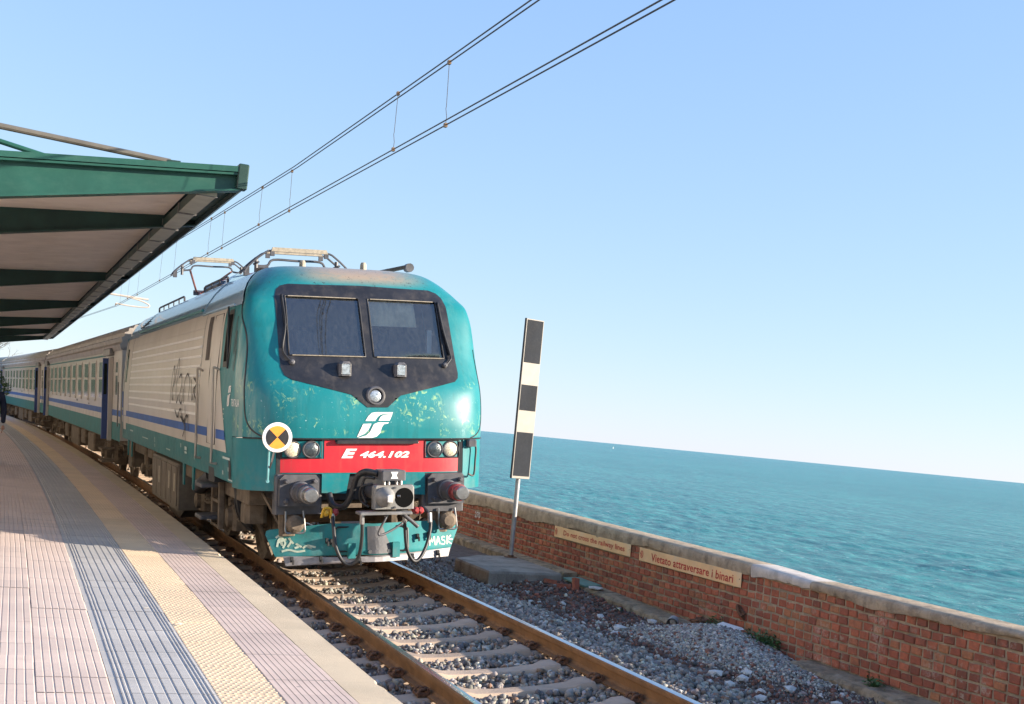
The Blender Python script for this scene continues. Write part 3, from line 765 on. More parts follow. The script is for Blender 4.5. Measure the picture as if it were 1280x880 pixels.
# coping, poured in lengths, ragged below
cop_old = mat('weathered_coping', (.42,.325,.225), .92, var=.2, vs=5, bump=2.6, bs=26, dirt=((.14,.105,.07), .85, 6), streak=((.22,.17,.12), .5, (9,9,2)))
cop_pat = mat('patched_coping', (.55,.49,.43), .9, var=.15, vs=5, bump=.8, bs=40, dirt=((.2,.18,.15), .5, 8))
def coping(y0, y1, zt0, zt1, m):
    b = MB(); yy = list(np.arange(y0, y1, .07))+[y1]; vs = []; fs = []
    ph = random.uniform(0,9)
    for y in yy:
        t = (y-y0)/(y1-y0); zt = zt0+(zt1-zt0)*t
        low = .735+.018*sin(y*2.1+ph)+.012*sin(y*5.3+ph)+random.uniform(-.008,.008)
        n1 = random.uniform(-.006,.006)
        pr = [(.03,low),(-.018+n1,low+.012),(-.026+n1*.6,low+(zt-low)*.45),(-.022+random.uniform(-.003,.003),zt-.022),(-.004,zt-.004),(.10,zt+.004),(.30,zt+.004),(.385,zt-.01),(.40,zt-.05),(.40,low)]
        vs += [(x, y, z) for x, z in pr]
    n = 10
    for j in range(len(yy)-1):
        for i in range(n): fs.append((j*n+i, j*n+(i+1)%n, (j+1)*n+(i+1)%n, (j+1)*n+i))
    fs += [tuple(range(n)), tuple((len(yy)-1)*n+i for i in range(n))]
    b.add(vs, fs); b.build('coping', m, wall, smooth=50)
coping(-16, -3.05, .84, .835, cop_old); coping(-3.045, -2.0, .835, .865, cop_pat); coping(-1.995, 1.7, .865, .90, cop_old); coping(1.705, 6.0, .90, .94, cop_old); coping(6.005, 60, .94, .97, cop_old)
# plinth ledge at the foot
ledge_m = mat('mossy_ledge_concrete', (.30,.225,.145), .95, var=.35, vs=9, bump=2.5, bs=22, dirt=((.09,.07,.045), .85, 6), streak=((.42,.36,.28), .5, (7,7,3)))
def ledge(y0, y1, x0, z0, z1):
    b = MB(); yy = list(np.arange(y0, y1, .09))+[y1]; vs = []; fs = []
    for y in yy:
        t = (y-y0)/(y1-y0); zt = z0+(z1-z0)*t; j = lambda: random.uniform(-.008,.008)
        vs += [wp(x0+j(), y, -.4), wp(x0+j(), y, zt-.03+j()), wp(x0+.03+j(), y, zt+j()), wp(XW-.05, y, zt+.01+j()), wp(XW+.02, y, zt+.012)]
    for k in range(len(yy)-1):
        for i in range(4): fs.append((k*5+i, k*5+i+1, k*5+5+i+1, k*5+5+i))
    fs += [(0,1,2,3,4), tuple((len(yy)-1)*5+i for i in (4,3,2,1,0))]
    b.add(vs, fs); b.build('ledge', ledge_m, wall, smooth=40)
ledge(-1.62, 2.1, 3.13, -.115, -.03); ledge(2.2, 12, 3.16, .04, .085); ledge(-9, -3.15, 3.10, -.085, -.075)

# signs on the wall
sign_m = mat('faded_tan_sign', (.80,.51,.26), .6, var=.08, vs=4, dirt=((.55,.38,.22), .5, 6), streak=((.80,.62,.42), .5, (3,3,3)))
ink = mat('dark_red_lettering', (.46,.025,.022), .6, var=.2, vs=9)
hole_m = mat('screw_hole', (.05,.03,.02), .8)
def sign(y_l, y_r, z0, z1, text, label, frac, x=3.376):
    r = empty('warning_sign', (x, (y_l+y_r)/2, z0)); tag(r, label, 'sign', 'warning boards on the sea wall')
    L = y_l-y_r; H = z1-z0
    b = MB(); b.cbox(0, .008, -L/2, L/2, 0, H, .003); b.build('board', sign_m, r)
    fn = lambda a, c: (-.003, -a, c)
    me = text_mesh(text, 1, offset=.012, space=1.02); me.materials.append(ink)
    obj('lettering', map_text(me, fn, width=L*frac, height=H*.60, cen=(L*.035, H*.47)), r)
    s = MB(); ca = -L*.5+H*.44; 
    for rr in (H*.26,):
        s.ribbon([(ca+rr*.75*cos(q*pi/12), H*.5+rr*sin(q*pi/12)) for q in range(25)], .010, fn)
    s.ribbon([(ca+.004, H*.64),(ca-.006,H*.5),(ca+.008,H*.36)], .016, fn)
    s.build('pictogram', ink, r)
    for a in (-L/2+.03, L/2-.03):
        MB().lathe([(0,.006),(.003,.005)], (-.001, -a, H*.55), (-1,0,0), 8).build('screw', hole_m, r)
sign(3.03, .71, .455, .608, 'Do not cross the railway lines', 'tan warning board lettered in English, nearer the striped post', .80)
sign(.47, -1.83, .447, .606, 'Vietato attraversare i binari', 'tan warning board lettered in Italian, farther from the striped post', .80)
# white figure painted on the bricks
me = text_mesh('270', 1, offset=.01); me.materials.append(MT['white'])
map_text(me, lambda a, c: (-.011, -a, c), width=.24, height=.10, cen=(-6.15, .60)); obj('painted_number', me, wall)
s = MB(); s.patch([[(-6.1,.46),(-6.06,.46),(-6.06,.50),(-6.1,.50)]], lambda a, c: (-.011, -a, c)); s.build('painted_dot', MT['white'], wall)
# rusty clamp and pipe chase
b = MB(); b.tube(smooth_path([(-.005,-1.86,.36),(-.05,-1.84,.40),(-.06,-1.88,.34),(-.03,-1.92,.29),(-.06,-1.95,.31),(-.01,-1.93,.27)],5), .016, 6); b.obox((-.015,-1.9,.33),(.03,.1,.05),(.5,0,0)); b.build('rusty_clamp', rust, wall)

# ---------------- concrete slab and striped post
sl_top = mat('slab_concrete', (.29,.25,.205), .92, var=.2, vs=3, bump=1.5, bs=30, dirt=((.12,.085,.07), .9, 3.2))
pts = [(1.98,3.24),(1.95,1.86),(3.06,1.99),(3.12,2.6),(3.13,3.9),(2.5,3.75)]
b = MB(); n = len(pts); cxs = sum(p[0] for p in pts)/n; cys = sum(p[1] for p in pts)/n
rings = [[(x,y,-.30) for x,y in pts],[(x,y,.02) for x,y in pts],[(cxs+(x-cxs)*.98,cys+(y-cys)*.98,.048) for x,y in pts]]
b.add(sum(rings,[]), [tuple(range(2*n,3*n))]+[(k*n+i,k*n+(i+1)%n,(k+1)*n+(i+1)%n,(k+1)*n+i) for k in range(2) for i in range(n)])
o = b.build('concrete_slab', sl_top); tag(o, 'weathered concrete slab at the foot of the striped post', 'slab')
post = empty('striped_post', (3.02, 3.66, .045), (0,0,radians(14))); tag(post, 'tall black and white striped marker board on a thin metal post', 'sign')
galv = mat('galvanised_pipe', (.36,.36,.365), .5, .5, .15, 8, dirt=((.2,.18,.16), .5, 6))
MB().tube([(0,.03,0),(0,.03,3.3)], .034, 12).build('pole', galv, post, smooth=40)
MB().lathe([(0,.10),(.012,.10),(.014,.05),(.04,.045)], (0,.03,0), (0,0,1), 14).build('foot_plate', rust, post)
BW, B0, B1 = .33, 1.17, 3.535; BH = B1-B0
wb_ = mat('marker_white', (.29,.26,.225), .55, var=.06, vs=6, dirt=((.42,.36,.29), .4, 9)); bk = mat('marker_black', (.016,.019,.026), .7, var=.2, dirt=((.10,.10,.10), .12, 40), spec=.15)
MB().cbox(-BW/2, BW/2, -.03, -.006, B0, B1, .004).build('board', wb_, post)
MB().box(-BW/2-.012, -BW/2-.001, -.035, .0, B0-.004, B1+.004).build('edge_shade_strip', bk, post)  # black strip stands for the board's shaded left edge
for f0, f1 in ((.006,.275),(.415,.575),(.712,.985)):
    MB().box(-BW/2+.018, BW/2-.016, -.0335, -.031, B1-BH*f1, B1-BH*f0).build('black_panel', bk, post)
for z in (1.5, 3.0): MB().box(-.06,.06,-.006,.07,z-.02,z+.02).build('bracket', galv, post)
# ================================================================== LOCOMOTIVE  (local frame: x right, y back along the train, z above rail)
loco = empty('locomotive', (0, 0, 0), (0, -CANT, 0))
tag(loco, 'turquoise electric locomotive with red buffer band heading the train', 'locomotive')
_Z = [0.9,1.0,1.655,1.8,2.0,2.2,2.45,2.62,3.0,3.24,3.4,3.52,3.62,3.70,3.75,3.78,3.79]
_Y0 = [.63,.62,.585,.575,.59,.64,.80,.90,1.09,1.21,1.32,1.42,1.55,1.75,2.0,2.3,2.5]
_W = [1.47,1.48,1.5,1.5,1.5,1.495,1.482,1.468,1.436,1.388,1.315,1.235,1.145,1.045,.88,.5,.02]
_YB = [1.4,1.4,1.4,1.4,1.4,1.4,1.4,1.4,1.4,1.45,1.75,2.0,2.2,2.35,2.42,2.48,2.51]
def hermite(z, X, Yv):
    if z <= X[0]: return Yv[0]
    if z >= X[-1]: return Yv[-1]
    i = max(k for k in range(len(X)-1) if X[k] <= z)
    def tan(k):
        if k == 0 or k == len(X)-1: return 0
        a = (Yv[k]-Yv[k-1])/(X[k]-X[k-1]); b = (Yv[k+1]-Yv[k])/(X[k+1]-X[k])
        return 0 if a*b <= 0 else 2*a*b/(a+b)
    h = X[i+1]-X[i]; t = (z-X[i])/h
    return (2*t**3-3*t*t+1)*Yv[i]+(t**3-2*t*t+t)*h*tan(i)+(-2*t**3+3*t*t)*Yv[i+1]+(t**3-t*t)*h*tan(i+1)
NP = 3.4
_cache = {}
def prof3(z):
    k = round(z, 4)
    if k not in _cache: _cache[k] = (hermite(z,_Z,_Y0), hermite(z,_Z,_W), hermite(z,_Z,_YB))
    return _cache[k]
def Ff(x, z):
    y0, w, yb = prof3(z)
    return yb-(yb-y0)*max(0, 1-min(1, abs(x)/w)**NP)**(1/NP)
def Xs(y, z):
    y0, w, yb = prof3(z)
    if y >= yb: return -w
    return -w*max(0, 1-min(1, (yb-y)/(yb-y0))**NP)**(1/NP)
def front(off): return lambda x, z: (x, Ff(x, z)-off, z)
def side(off, s=-1): return lambda y, z: (s*(abs(Xs(y, z))+off), y, z)     # a = y, b = z
WIN_L = [(-.952,2.61),(-.052,2.61),(-.055,3.32),(-.945,3.32)]
WIN_R = [(.052,2.61),(.938,2.615),(.932,3.32),(.055,3.32)]
# --- cab shell
b = MB(); zs = list(np.arange(1.655, 3.2, .05))+list(np.arange(3.2, 3.6, .03))+list(np.arange(3.6, 3.7, .012))+[3.70,3.71,3.72,3.73,3.74,3.75,3.758,3.766,3.773,3.779,3.784,3.787,3.789,3.79]
phis = [(-pi/2+pi*i/72) for i in range(73)]
vs = []
for z in zs:
    y0, w, yb = prof3(z)
    for p in phis:
        sx = abs(sin(p))**(2/NP)*(1 if p > 0 else -1); cy_ = max(0, cos(p))**(2/NP)
        vs.append((w*sx, yb-(yb-y0)*cy_, z))
n = len(phis); fs = []
def in_win(p):
    return p[1] < 1.6 and 2.585 < p[2] < 3.345 and abs(p[0]) < .975
for j in range(len(zs)-1):
    for i in range(n-1):
        q = (j*n+i, j*n+i+1, (j+1)*n+i+1, (j+1)*n+i)
        c = sum((Vector(vs[k]) for k in q), Vector())/4
        if not in_win(c): fs.append(q)
b.add(vs, fs); b.build('cab_shell', MT['teal_front'], loco, smooth=True, fix=False)
# --- windscreen surround
mask = [(-1.066,3.30),(-1.03,3.40),(-.97,3.45),(-.88,3.475),(.003,3.489),(.886,3.475),(.985,3.44),(1.04,3.38),(1.066,3.27),(1.10,2.44),(1.085,2.38),(1.034,2.335),(.306,2.159),(.235,2.10),(.143,2.021),(-.10,2.019),(-.18,2.08),(-.282,2.163),(-.948,2.322),(-1.03,2.375),(-1.062,2.47)]
MB().patch([mask, WIN_L, WIN_R], front(.006), .06, .05).build('windscreen_surround', MT['black'], loco, smooth=True)
for Wp in (WIN_L, WIN_R):
    g = MB().patch([Wp], front(-.012), .09, .08).build('windscreen', MT['glass'], loco, smooth=True)
    ed = []
    for (a0, b0), (a1, b1) in zip(Wp, Wp[1:]+Wp[:1]):
        ed += [front(.006)(a0+(a1-a0)*k/8, b0+(b1-b0)*k/8) for k in range(8)]
    MB().tube(ed, .011, 6, closed=True).build('window_seal', MT['rubber'], g, smooth=True)
    for q in (0, 2):
        (a0, b0), (a1, b1) = Wp[q], Wp[q+1]
        MB().tube([front(.016)(a0+(a1-a0)*(.04+.92*k/8), b0+(b1-b0)*(.04+.92*k/8)) for k in range(9)], .006, 5).build('trim_strip', MT['mud'], g)
# --- inside of the cab
cab = MB(); 
def quad(*p): cab.add(p, [tuple(range(len(p)))])
quad((-1.3,2.45,2.3),(1.3,2.45,2.3),(1.12,2.45,3.46),(-1.12,2.45,3.46)); quad((-1.35,1.05,2.3),(-1.35,2.45,2.3),(-1.12,2.45,3.46),(-1.12,1.5,3.46))
quad((1.35,1.05,2.3),(1.35,2.45,2.3),(1.12,2.45,3.46),(1.12,1.5,3.46)); quad((-1.12,1.5,3.46),(1.12,1.5,3.46),(1.12,2.45,3.46),(-1.12,2.45,3.46)); quad((-1.35,.9,2.3),(1.35,.9,2.3),(1.35,2.45,2.3),(-1.35,2.45,2.3))
cab.build('cab_interior', MT['interior'], loco)
MB().cbox(-1.2,1.2,1.02,1.55,2.3,2.56,.05).build('control_desk', MT['dkgrey'], loco)
def curtain(x0, x1, zlo, y, amp, nm):
    c = MB(); vs = []; k = 24
    for j in range(5):
        for i in range(k+1):
            x = x0+(x1-x0)*i/k; z = 3.44-(3.44-zlo)*j/4
            vs.append((x, Ff(x,z)+.055+.012*sin(i*1.9), z))
    c.add(vs, [(j*(k+1)+i, j*(k+1)+i+1, (j+1)*(k+1)+i+1, (j+1)*(k+1)+i) for j in range(4) for i in range(k)])
    c.build(nm, MT['beige'], loco, smooth=True, fix=False)
curtain(.06, .66, 2.99, 1.50, 0, 'sun_blind')
MB().box(.84,.90,1.28,1.32,2.68,2.97).build('grab_bar', MT['white'], loco)
for sx in (-.45, .4):
    s_ = MB(); s_.cbox(sx-.22, sx+.22, 2.05, 2.2, 2.3, 3.0, .05); s_.build('seat_back', MT['dkgrey'], loco)
# wipers
for pts in ([(-.93,2.52),(-1.0,2.60),(-1.025,2.70),(-.975,2.97),(-.985,3.33)], [(.93,2.525),(1.01,2.60),(1.02,2.66),(.965,3.01),(.955,3.32)]):
    w = MB().tube(smooth_path([front(.045)(*p) for p in pts], 5), .011, 6).build('wiper', MT['rubber'], loco, smooth=True)
    MB().tube([front(.03)(*p) for p in pts[2:]], .017, 5).build('wiper_blade', MT['rubber'], w)
    MB().lathe([(0,.035),(.04,.03),(.05,.015)], front(0)(*pts[0]), (0,-1,.3), 10).build('wiper_pivot', MT['dkgrey'], w)
# marker lamps under the windscreen
for x, z in ((-.334,2.462),(.336,2.466)):
    l = MB(); y = Ff(x,z); l.cbox(x-.075, x+.075, y-.10, y+.03, z-.085, z+.085, .03)
    o = l.build('marker_lamp', MT['dkgrey'], loco); MB().cbox(x-.05,x+.055,y-.108,y-.101,z-.065,z+.06,.012).build('lens', MT['lens_clear'], o)
# top headlamp
y = Ff(.0,2.147); hl = MB().lathe([(0,.115),(.05,.115),(.065,.10),(.065,.085),(.04,.08)], (.0,y+.03,2.147), (0,-1,.1), 28).build('upper_headlamp', MT['dkgrey'], loco, smooth=35)
MB().lathe([(0,.086),(.01,.06),(.016,.02)], (.0,y-.012,2.15), (0,-1,.1), 24).build('lens', MT['lens_clear'], hl, smooth=True)
# emblem on the nose
LOGO = [[(-.127,1.862),(-.093,1.916),(-.052,1.955),(-.005,1.964),(.205,1.966),(.198,1.948),(.103,1.947),(.055,1.936),(.021,1.91),(-.012,1.863)],
        [(.028,1.866),(.055,1.91),(.089,1.934),(.198,1.944),(.164,1.867)],
        [(-.221,1.675),(-.153,1.828),(-.053,1.832),(-.091,1.754),(-.13,1.715),(-.189,1.688)],
        [(-.215,1.666),(-.115,1.695),(-.07,1.734),(-.026,1.825),(.021,1.845),(.157,1.848),(.146,1.835),(.096,1.826),(.069,1.787),(.058,1.728),(.013,1.682),(-.041,1.667)]]
b = MB()
for p in LOGO: b.patch([p], front(.005), .05, .03)
b.build('emblem', MT['white'], loco)
# shell seams
b = MB(); b.tube([(x, Ff(x,1.66)-.001, 1.653) for x in np.linspace(-1.45,1.45,50)], .010, 5); b.build('shell_seam', MT['rubber'], loco)
sp = smooth_path([(1.50,3.24,0),(1.22,2.9,0),(1.05,2.4,0),(.98,2.1,0),(.94,1.9,0),(.88,1.78,0),(.80,1.70,0),(.74,1.665,0)], 6)
MB().tube([(Xs(p.x,p.y)-.0, p.x-.0, p.y) for p in sp], .011, 5).build('shell_seam', MT['rubber'], loco)
MB().tube([(-Xs(p.x,p.y), p.x, p.y) for p in sp if p.y < 2.8], .008, 5).build('shell_seam', MT['rubber'], loco)
# --- front apron under the shell
b = MB(); xs = np.linspace(-1.11, 1.11, 41); vs=[]; 
for x in xs: vs += [(x, Ff(x,1.4)+.02, 1.645),(x, Ff(x,1.4)+.02, 1.255)]
b.add(vs, [(2*i,2*i+1,2*i+3,2*i+2) for i in range(40)]); b.build('front_apron', MT['teal'], loco, smooth=True)
redp = [(-1.075,1.268),(1.055,1.268),(1.06,1.425),(.63,1.425),(.63,1.642),(.53,1.642),(.52,1.60),(-.46,1.60),(-.47,1.642),(-.59,1.642),(-.59,1.425),(-1.075,1.425)]
ap = lambda off: (lambda x, z: (x, Ff(x,1.4)+.02-off, z))
MB().patch([redp], ap(.006), .08, .08).build('red_band', MT['red'], loco, smooth=True)
MB().cbox(-.46,.52,.56,.60,1.600,1.642,.01).build('vent_slot', MT['black'], loco)
me = text_mesh('E', 1, shear=.3, offset=.05); me.materials.append(MT['white']); obj('running_number', map_text(me, ap(.011), .185, .108, (-.30,1.487)), loco)
me = text_mesh('464.102', 1, shear=.3, offset=.05, space=1.08); me.materials.append(MT['white']); obj('running_number', map_text(me, ap(.011), .60, .080, (.125,1.475)), loco)
for s in (-1, 1):
    cxh = s*.845
    f = MB(); f.tube([ap(.012)(cxh+a*.225, 1.535+c_*.10) for a, c_ in [(-1,-1),(0,-1),(1,-1),(1,0),(1,1),(0,1),(-1,1),(-1,0)]], .007, 5, closed=True)
    panel = f.build('headlamp_panel', MT['rubber'], loco)
    for x, m in ((s*.947,'lens_warm'),(s*.742,'lens_dark')):
        y = Ff(x,1.4)+.02
        l = MB().lathe([(0,.100),(.022,.100),(.03,.092),(.022,.088)], (x,y,1.532), (0,-1,0), 28).build('headlamp', MT['dkgrey'], loco, smooth=35)
        MB().lathe([(0,.09),(.010,.078),(.020,.045),(.024,.01)], (x,y-.014,1.532), (0,-1,0), 28).build('lens', MT[m], l, smooth=True)
# skirt wings wrapping the corners
for s in (-1, 1):
    b = MB(); ys_ = [Ff(1.155,1.4)]; pts = []
    for z in (1.645, 1.5, 1.3, 1.10, 1.06):
        y0, w, yb = prof3(1.4)
        row = []
        for k in range(15):
            p = radians(38)+ (pi/2-radians(38))*k/14
            row.append((s*w*sin(p)**(2/NP)*(1 if z > 1.2 else .995), yb-(yb-y0)*max(0,cos(p))**(2/NP), z + (0.06*max(0,(6-k)/6) if z < 1.2 and k < 6 else 0)*0))
        pts.append(row)
    vs = sum(pts, []); fs = [(j*15+i, j*15+i+1, j*15+16+i, j*15+15+i) for j in range(4) for i in range(14)]
    b.add(vs, fs); b.build('skirt_wing', MT['teal'], loco, smooth=True)
# structure behind the apron
MB().box(-1.12,1.12,.70,1.3,.95,1.62).build('headstock_shade', MT['black'], loco)  # black box stands for the shaded hollow under the nose
MB().box(-1.0,1.0,1.3,3.2,.88,1.3).build('front_underframe', MT['grimy'], loco)
for s in (-1,1):
    MB().tube([(s*1.2,1.05,1.02),(s*1.0,.9,.62)], .022, 6).build('apron_stay', MT['grimy'], loco)
    MB().lathe([(0,.09),(.10,.09),(.12,.05)], (s*1.18,2.25,.98), (s,0,0), 14).build('horn_bracket', MT['grimy'], loco)
    MB().tube(smooth_path([(s*1.22,2.35,1.06),(s*1.24,2.5,.8),(s*1.15,2.6,.55),(s*1.0,2.55,.4)],4), .03, 6).build('brake_hose', MT['rubber'], loco)
MB().prism([(-.615,1.255),(-.615,1.04),(-.33,1.03),(-.29,1.255)], lambda a,c,d: (a,d,c), .60, .63).build('apron_flap', MT['teal'], loco)
MB().prism([(.34,1.255),(.34,1.02),(.62,1.0),(.615,1.255)], lambda a,c,d: (a,d,c), .60, .63).build('apron_flap', MT['teal'], loco)
# --- buffers
MT['redpl'] = mat('worn_red_plunger', (.30,.05,.045), .4, .2, .3, 8, dirt=((.08,.07,.07), .6, 5))
for s in (-1, 1):
    bf = empty('buffer', (s*.875, .58, 1.07), (0,0,0), loco)
    MB().prism([(-.23,-.17),(.22,-.17),(.22,.13),(.18,.18),(-.18,.18),(-.23,.13)], lambda a,c,d: (a,d,c), -.02, .06).build('mounting_plate', MT['dkgrey'], bf)
    for px, pz in ((-.16,.11),(.16,.11),(-.16,-.11),(.16,-.11)): MB().lathe([(0,.026),(.06,.026),(.07,.018)], (px,-.02,pz), (0,-1,0), 6).build('bolt', MT['dkgrey'], bf)
    MB().lathe([(0,.125),(.06,.12),(.07,.105),(.26,.10),(.27,.112),(.31,.112),(.32,.095)], (0,-.02,-.01), (0,-1,0), 22).build('sleeve', MT['dkgrey'], bf, smooth=35)
    MB().lathe([(.30,.095),(.40,.092),(.41,.098),(.44,.098),(.45,.084)], (0,-.02,-.01), (0,-1,0), 22).build('plunger', MT['redpl'] if s > 0 else MT['steel'], bf, smooth=35)
    MB().lathe([(.44,.084),(.55,.080),(.56,.070),(.562,0.002)], (0,-.02,-.01), (0,-1,0), 22).build('buffer_head', MT['chrome'], bf, smooth=35)
# --- bolster behind buffers + stirrup steps
MB().cbox(-1.14,-.60,.64,.8,.80,1.25,.02).build('buffer_beam', MT['dkgrey'], loco); MB().cbox(.60,1.12,.64,.8,.80,1.25,.02).build('buffer_beam', MT['dkgrey'], loco)
for x in (-.92, .90):
    MB().tube(smooth_path([(x-.10,.62,.84),(x-.10,.60,.70),(x-.10,.58,.605),(x-.02,.575,.60),(x+.10,.575,.60),(x+.11,.58,.68),(x+.10,.62,.84)],4), .012, 6).build('stirrup_step', MT['chrome'], loco)
    MB().lathe([(0,.10),(.12,.10),(.15,.06)], (x,.66,.70), (0,-1,0), 14).build('spring_cup', MT['grimy'], loco)
    MB().cbox(x-.14,x+.05,.7,.85,.55,.84,.03).build('bracket', MT['grimy'], loco)
# --- automatic coupler
cp = empty('coupler', (0,0,1.05), (0,0,0), loco)
cz = lambda *a: a
b = MB(); b.cbox(-.235,.225,-.22,-.10,-.13,.13,.02); b.cbox(-.16,.16,-.12,.05,-.11,.11,.02)
b.build('coupler_head', mat('coupler_grey', (.22,.215,.205), .55, .1, .15, 8, .2, 60, dirt=((.2,.15,.11), .5, 8)), cp)
MB().lathe([(0,.112),(.03,.11),(.09,.085),(.15,.05),(.19,.03)], (-.115,-.215,.005), (0,-1,0), 22).build('cone', mat('worn_cast_steel', (.25,.245,.235), .6, .1, .2, 10), cp, smooth=35)
b = MB(); b.lathe([(0,.108),(-.002,.10)], (.105,-.2215,-.005), (0,-1,0), 24, caps=False); b.lathe([(0,.104),(.0015,.104)], (.105,-.2215,-.005), (0,-1,0), 24); b.build('funnel', MT['shade_black'], cp)  # flat black disc stands for the shaded inside of the coupling hole
MB().lathe([(0,.016),(.03,.014)], (.03,-.222,.01), (.8,-.5,.1), 8).build('hook', MT['chrome'], cp)
MB().cbox(-.14,-.085,-.42,-.39,-.035,.04,.008).build('cone_cap', MT['sheen_white'], cp)
b = MB(); b.lathe([(0,.012),(.015,.012)], (0,-.222,.105), (0,-1,0), 10); b.lathe([(0,.012),(.015,.012)], (0,-.222,-.11), (0,-1,0), 10); b.build('bolt', MT['dkgrey'], cp)
b = MB(); b.lathe([(0,.10),(.5,.09),(.9,.085)], (0,-.05,0), (0,1,0), 16); b.build('shank', MT['dkgrey'], cp, smooth=35)
eb = MB().cbox(-.165,.11,-.26,.05,.185,.295,.015).build('electric_coupler_box', MT['dkgrey'], cp)
MB().patch([[(-.065,.205),(.02,.205),(.0,.242),(.02,.28),(-.065,.28),(-.045,.242)]], lambda a,c: (a,-.263,c)).build('bow_tie_mark', MT['white'], eb)
b = MB(); [b.lathe([(0,.018),(.05,.018)], (x,-.2,.135), (0,0,1), 8) for x in (-.12,-.07,.02,.07)]; b.build('valve_row', MT['chrome'], cp)
MB().cbox(-.40,.19,-.27,-.06,-.185,-.155,.01).build('hose_bar', MT['steel'], cp)
def hose(pts, r=.02, m='rubber', nm='hose', par=cp):
    return MB().tube(smooth_path(pts, 6), r, 8).build(nm, MT[m], par, smooth=True)
hose([(-.60,.15,-.22),(-.61,.05,-.35),(-.60,-.03,-.55),(-.53,-.06,-.70),(-.45,-.08,-.735),(-.37,-.11,-.66),(-.345,-.15,-.45),(-.35,-.17,-.27),(-.355,-.18,-.19)])
MB().lathe([(0,.028),(.10,.026)], (-.355,-.18,-.29), (0,0,1), 10).build('hose_fitting', MT['chrome'], cp); MB().lathe([(0,.028),(.10,.026)], (-.60,.14,-.30), (0,.1,1), 10).build('hose_fitting', MT['chrome'], cp)
hose([(.155,-.10,-.19),(.16,-.10,-.35),(.19,-.09,-.58),(.27,-.07,-.72),(.36,-.04,-.70),(.46,.02,-.55),(.52,.08,-.35),(.51,.14,-.22),(.46,.2,-.15)])
MB().lathe([(0,.026),(.10,.026)], (.155,-.10,-.29), (0,0,1), 10).build('hose_fitting', MT['chrome'], cp); MB().lathe([(0,.028),(.11,.028)], (.52,.10,-.32), (0,.2,1), 10).build('hose_fitting', MT['chrome'], cp)
hose([(-.16,-.1,.25),(-.28,-.02,.27),(-.36,.05,.20),(-.40,.12,.0),(-.46,.2,-.13),(-.55,.32,-.12),(-.58,.4,.0)], .035)
hose([(-.20,-.1,.2),(-.29,-.03,.2),(-.31,.0,.05),(-.26,.0,-.08)], .016); hose([(-.22,-.1,.14),(-.33,-.03,.1),(-.31,.05,-.05),(-.23,.0,-.12)], .014)
hose([(.04,-.14,-.15),(.12,-.16,-.20),(.20,-.17,-.26),(.285,-.18,-.335)], .022, 'dkgrey', 'lever')
hose([(-.05,-.16,-.16),(-.10,-.2,-.24),(-.17,-.2,-.38),(-.14,-.2,-.41),(0,-.16,-.36),(.12,-.14,-.29)], .013, 'dkgrey')
hose([(-.06,-.16,-.16),(-.09,-.19,-.22)], .022, 'chrome', 'hose_fitting')
for x, m in ((-.67,'yellow'),(.42,'redrubber'),(-.57,'redrubber'),(.37,'redrubber')):
    MB().lathe([(0,.03),(.03,.045),(.08,.04),(.10,.02)], (x,.22,-.2), (0,-1,.2), 10).build('brake_cock', MT[m], cp)
MB().tube(smooth_path([(-.72,.16,-.24),(-.70,.12,-.14),(-.63,.12,-.15),(-.62,.15,-.25)],5), .016, 6).build('cock_handle', MT['yellow'], cp)
# --- snow plough
pl = empty('plough', (0,.62,.2), (0,0,0), loco)
def plf(off): return lambda x, z: (x, -.20+.30*abs(x)**1.25*(.9)+.14*(z-.2)*1.2-off, z-.2)
plo = [(-1.10,.315),(-1.20,.555),(-1.19,.60),(-1.15,.615),(-.90,.645),(-.48,.69),(.48,.69),(.80,.685),(1.06,.640),(1.11,.62),(1.10,.57),(.985,.34)]
b = MB(); b.patch([plo], plf(0), .08, .06); b.patch([plo], plf(-.012), .08, .06); b.build('blade', MT['teal_matt'], pl, smooth=True)
strip = [(-.99,.215),(.95,.262),(.985,.36),(.5,.345),(-.45,.315),(-1.02,.325)]
grime_strip = mat('scuffed_grey_edge', (.30,.285,.29), .6, .2, .2, 6, .2, 40, dirt=((.12,.09,.07), .5, 8))
b = MB(); b.patch([strip], plf(.012), .1, .06); b.patch([strip], plf(-.006), .1, .06); b.build('wear_strip', grime_strip, pl)
MB().patch([[(-.10,.35),(.21,.35),(.08,.66),(-.10,.66)]], plf(.008), .05, .05).build('centre_plate', MT['dkgrey'], pl)
b = MB(); b.tube([plf(.02)(*p) for p in [(-.44,.38),(-.46,.42),(-.46,.62),(-.43,.65),(.36,.65),(.40,.62),(.40,.40),(.37,.37)]], .012, 6, closed=True); b.build('hatch_frame', MT['rubber'], pl)
for x in (-.285, .235): 
    b = MB(); q = plf(.03)(x,.39); b.obox((q[0],q[1],q[2]),(.085,.05,.17)); b.build('bracket', MT['teal_matt'], pl)
for x, z in ((-.93,.29),(-.62,.30),(-.2,.285),(.45,.30),(.8,.315),(-.55,.5),(-.50,.49),(.53,.52),(.68,.53)):
    q = plf(.012)(x,z); b = MB(); b.obox((q[0],q[1]-.015,q[2]),(.03,.04,.06)); b.obox((q[0]+.01,q[1]-.04,q[2]-.03),(.018,.02,.05)); b.build('bolt_hook', MT['rubber'], pl)
for x in (-.075, .155): 
    q = plf(.010)(x,.375); MB().lathe([(0,.024),(.006,.022)], q, (0,-1,0), 12).build('bolt', MT['chrome'], pl)
gr = mat('pale_graffiti_paint', (.50,.58,.46), .6, var=.15, vs=20)
b = MB()
def strokes(bld, lines, ox, oz, s, w, fn):
    for l in lines:
        P2 = [(ox+a*s, oz+c*s) for a, c in l]
        P2 = [(p.x, p.y) for p in smooth_path([(a,c,0) for a,c in P2], 4)] if len(P2) > 2 else P2
        bld.ribbon(P2, w, fn)
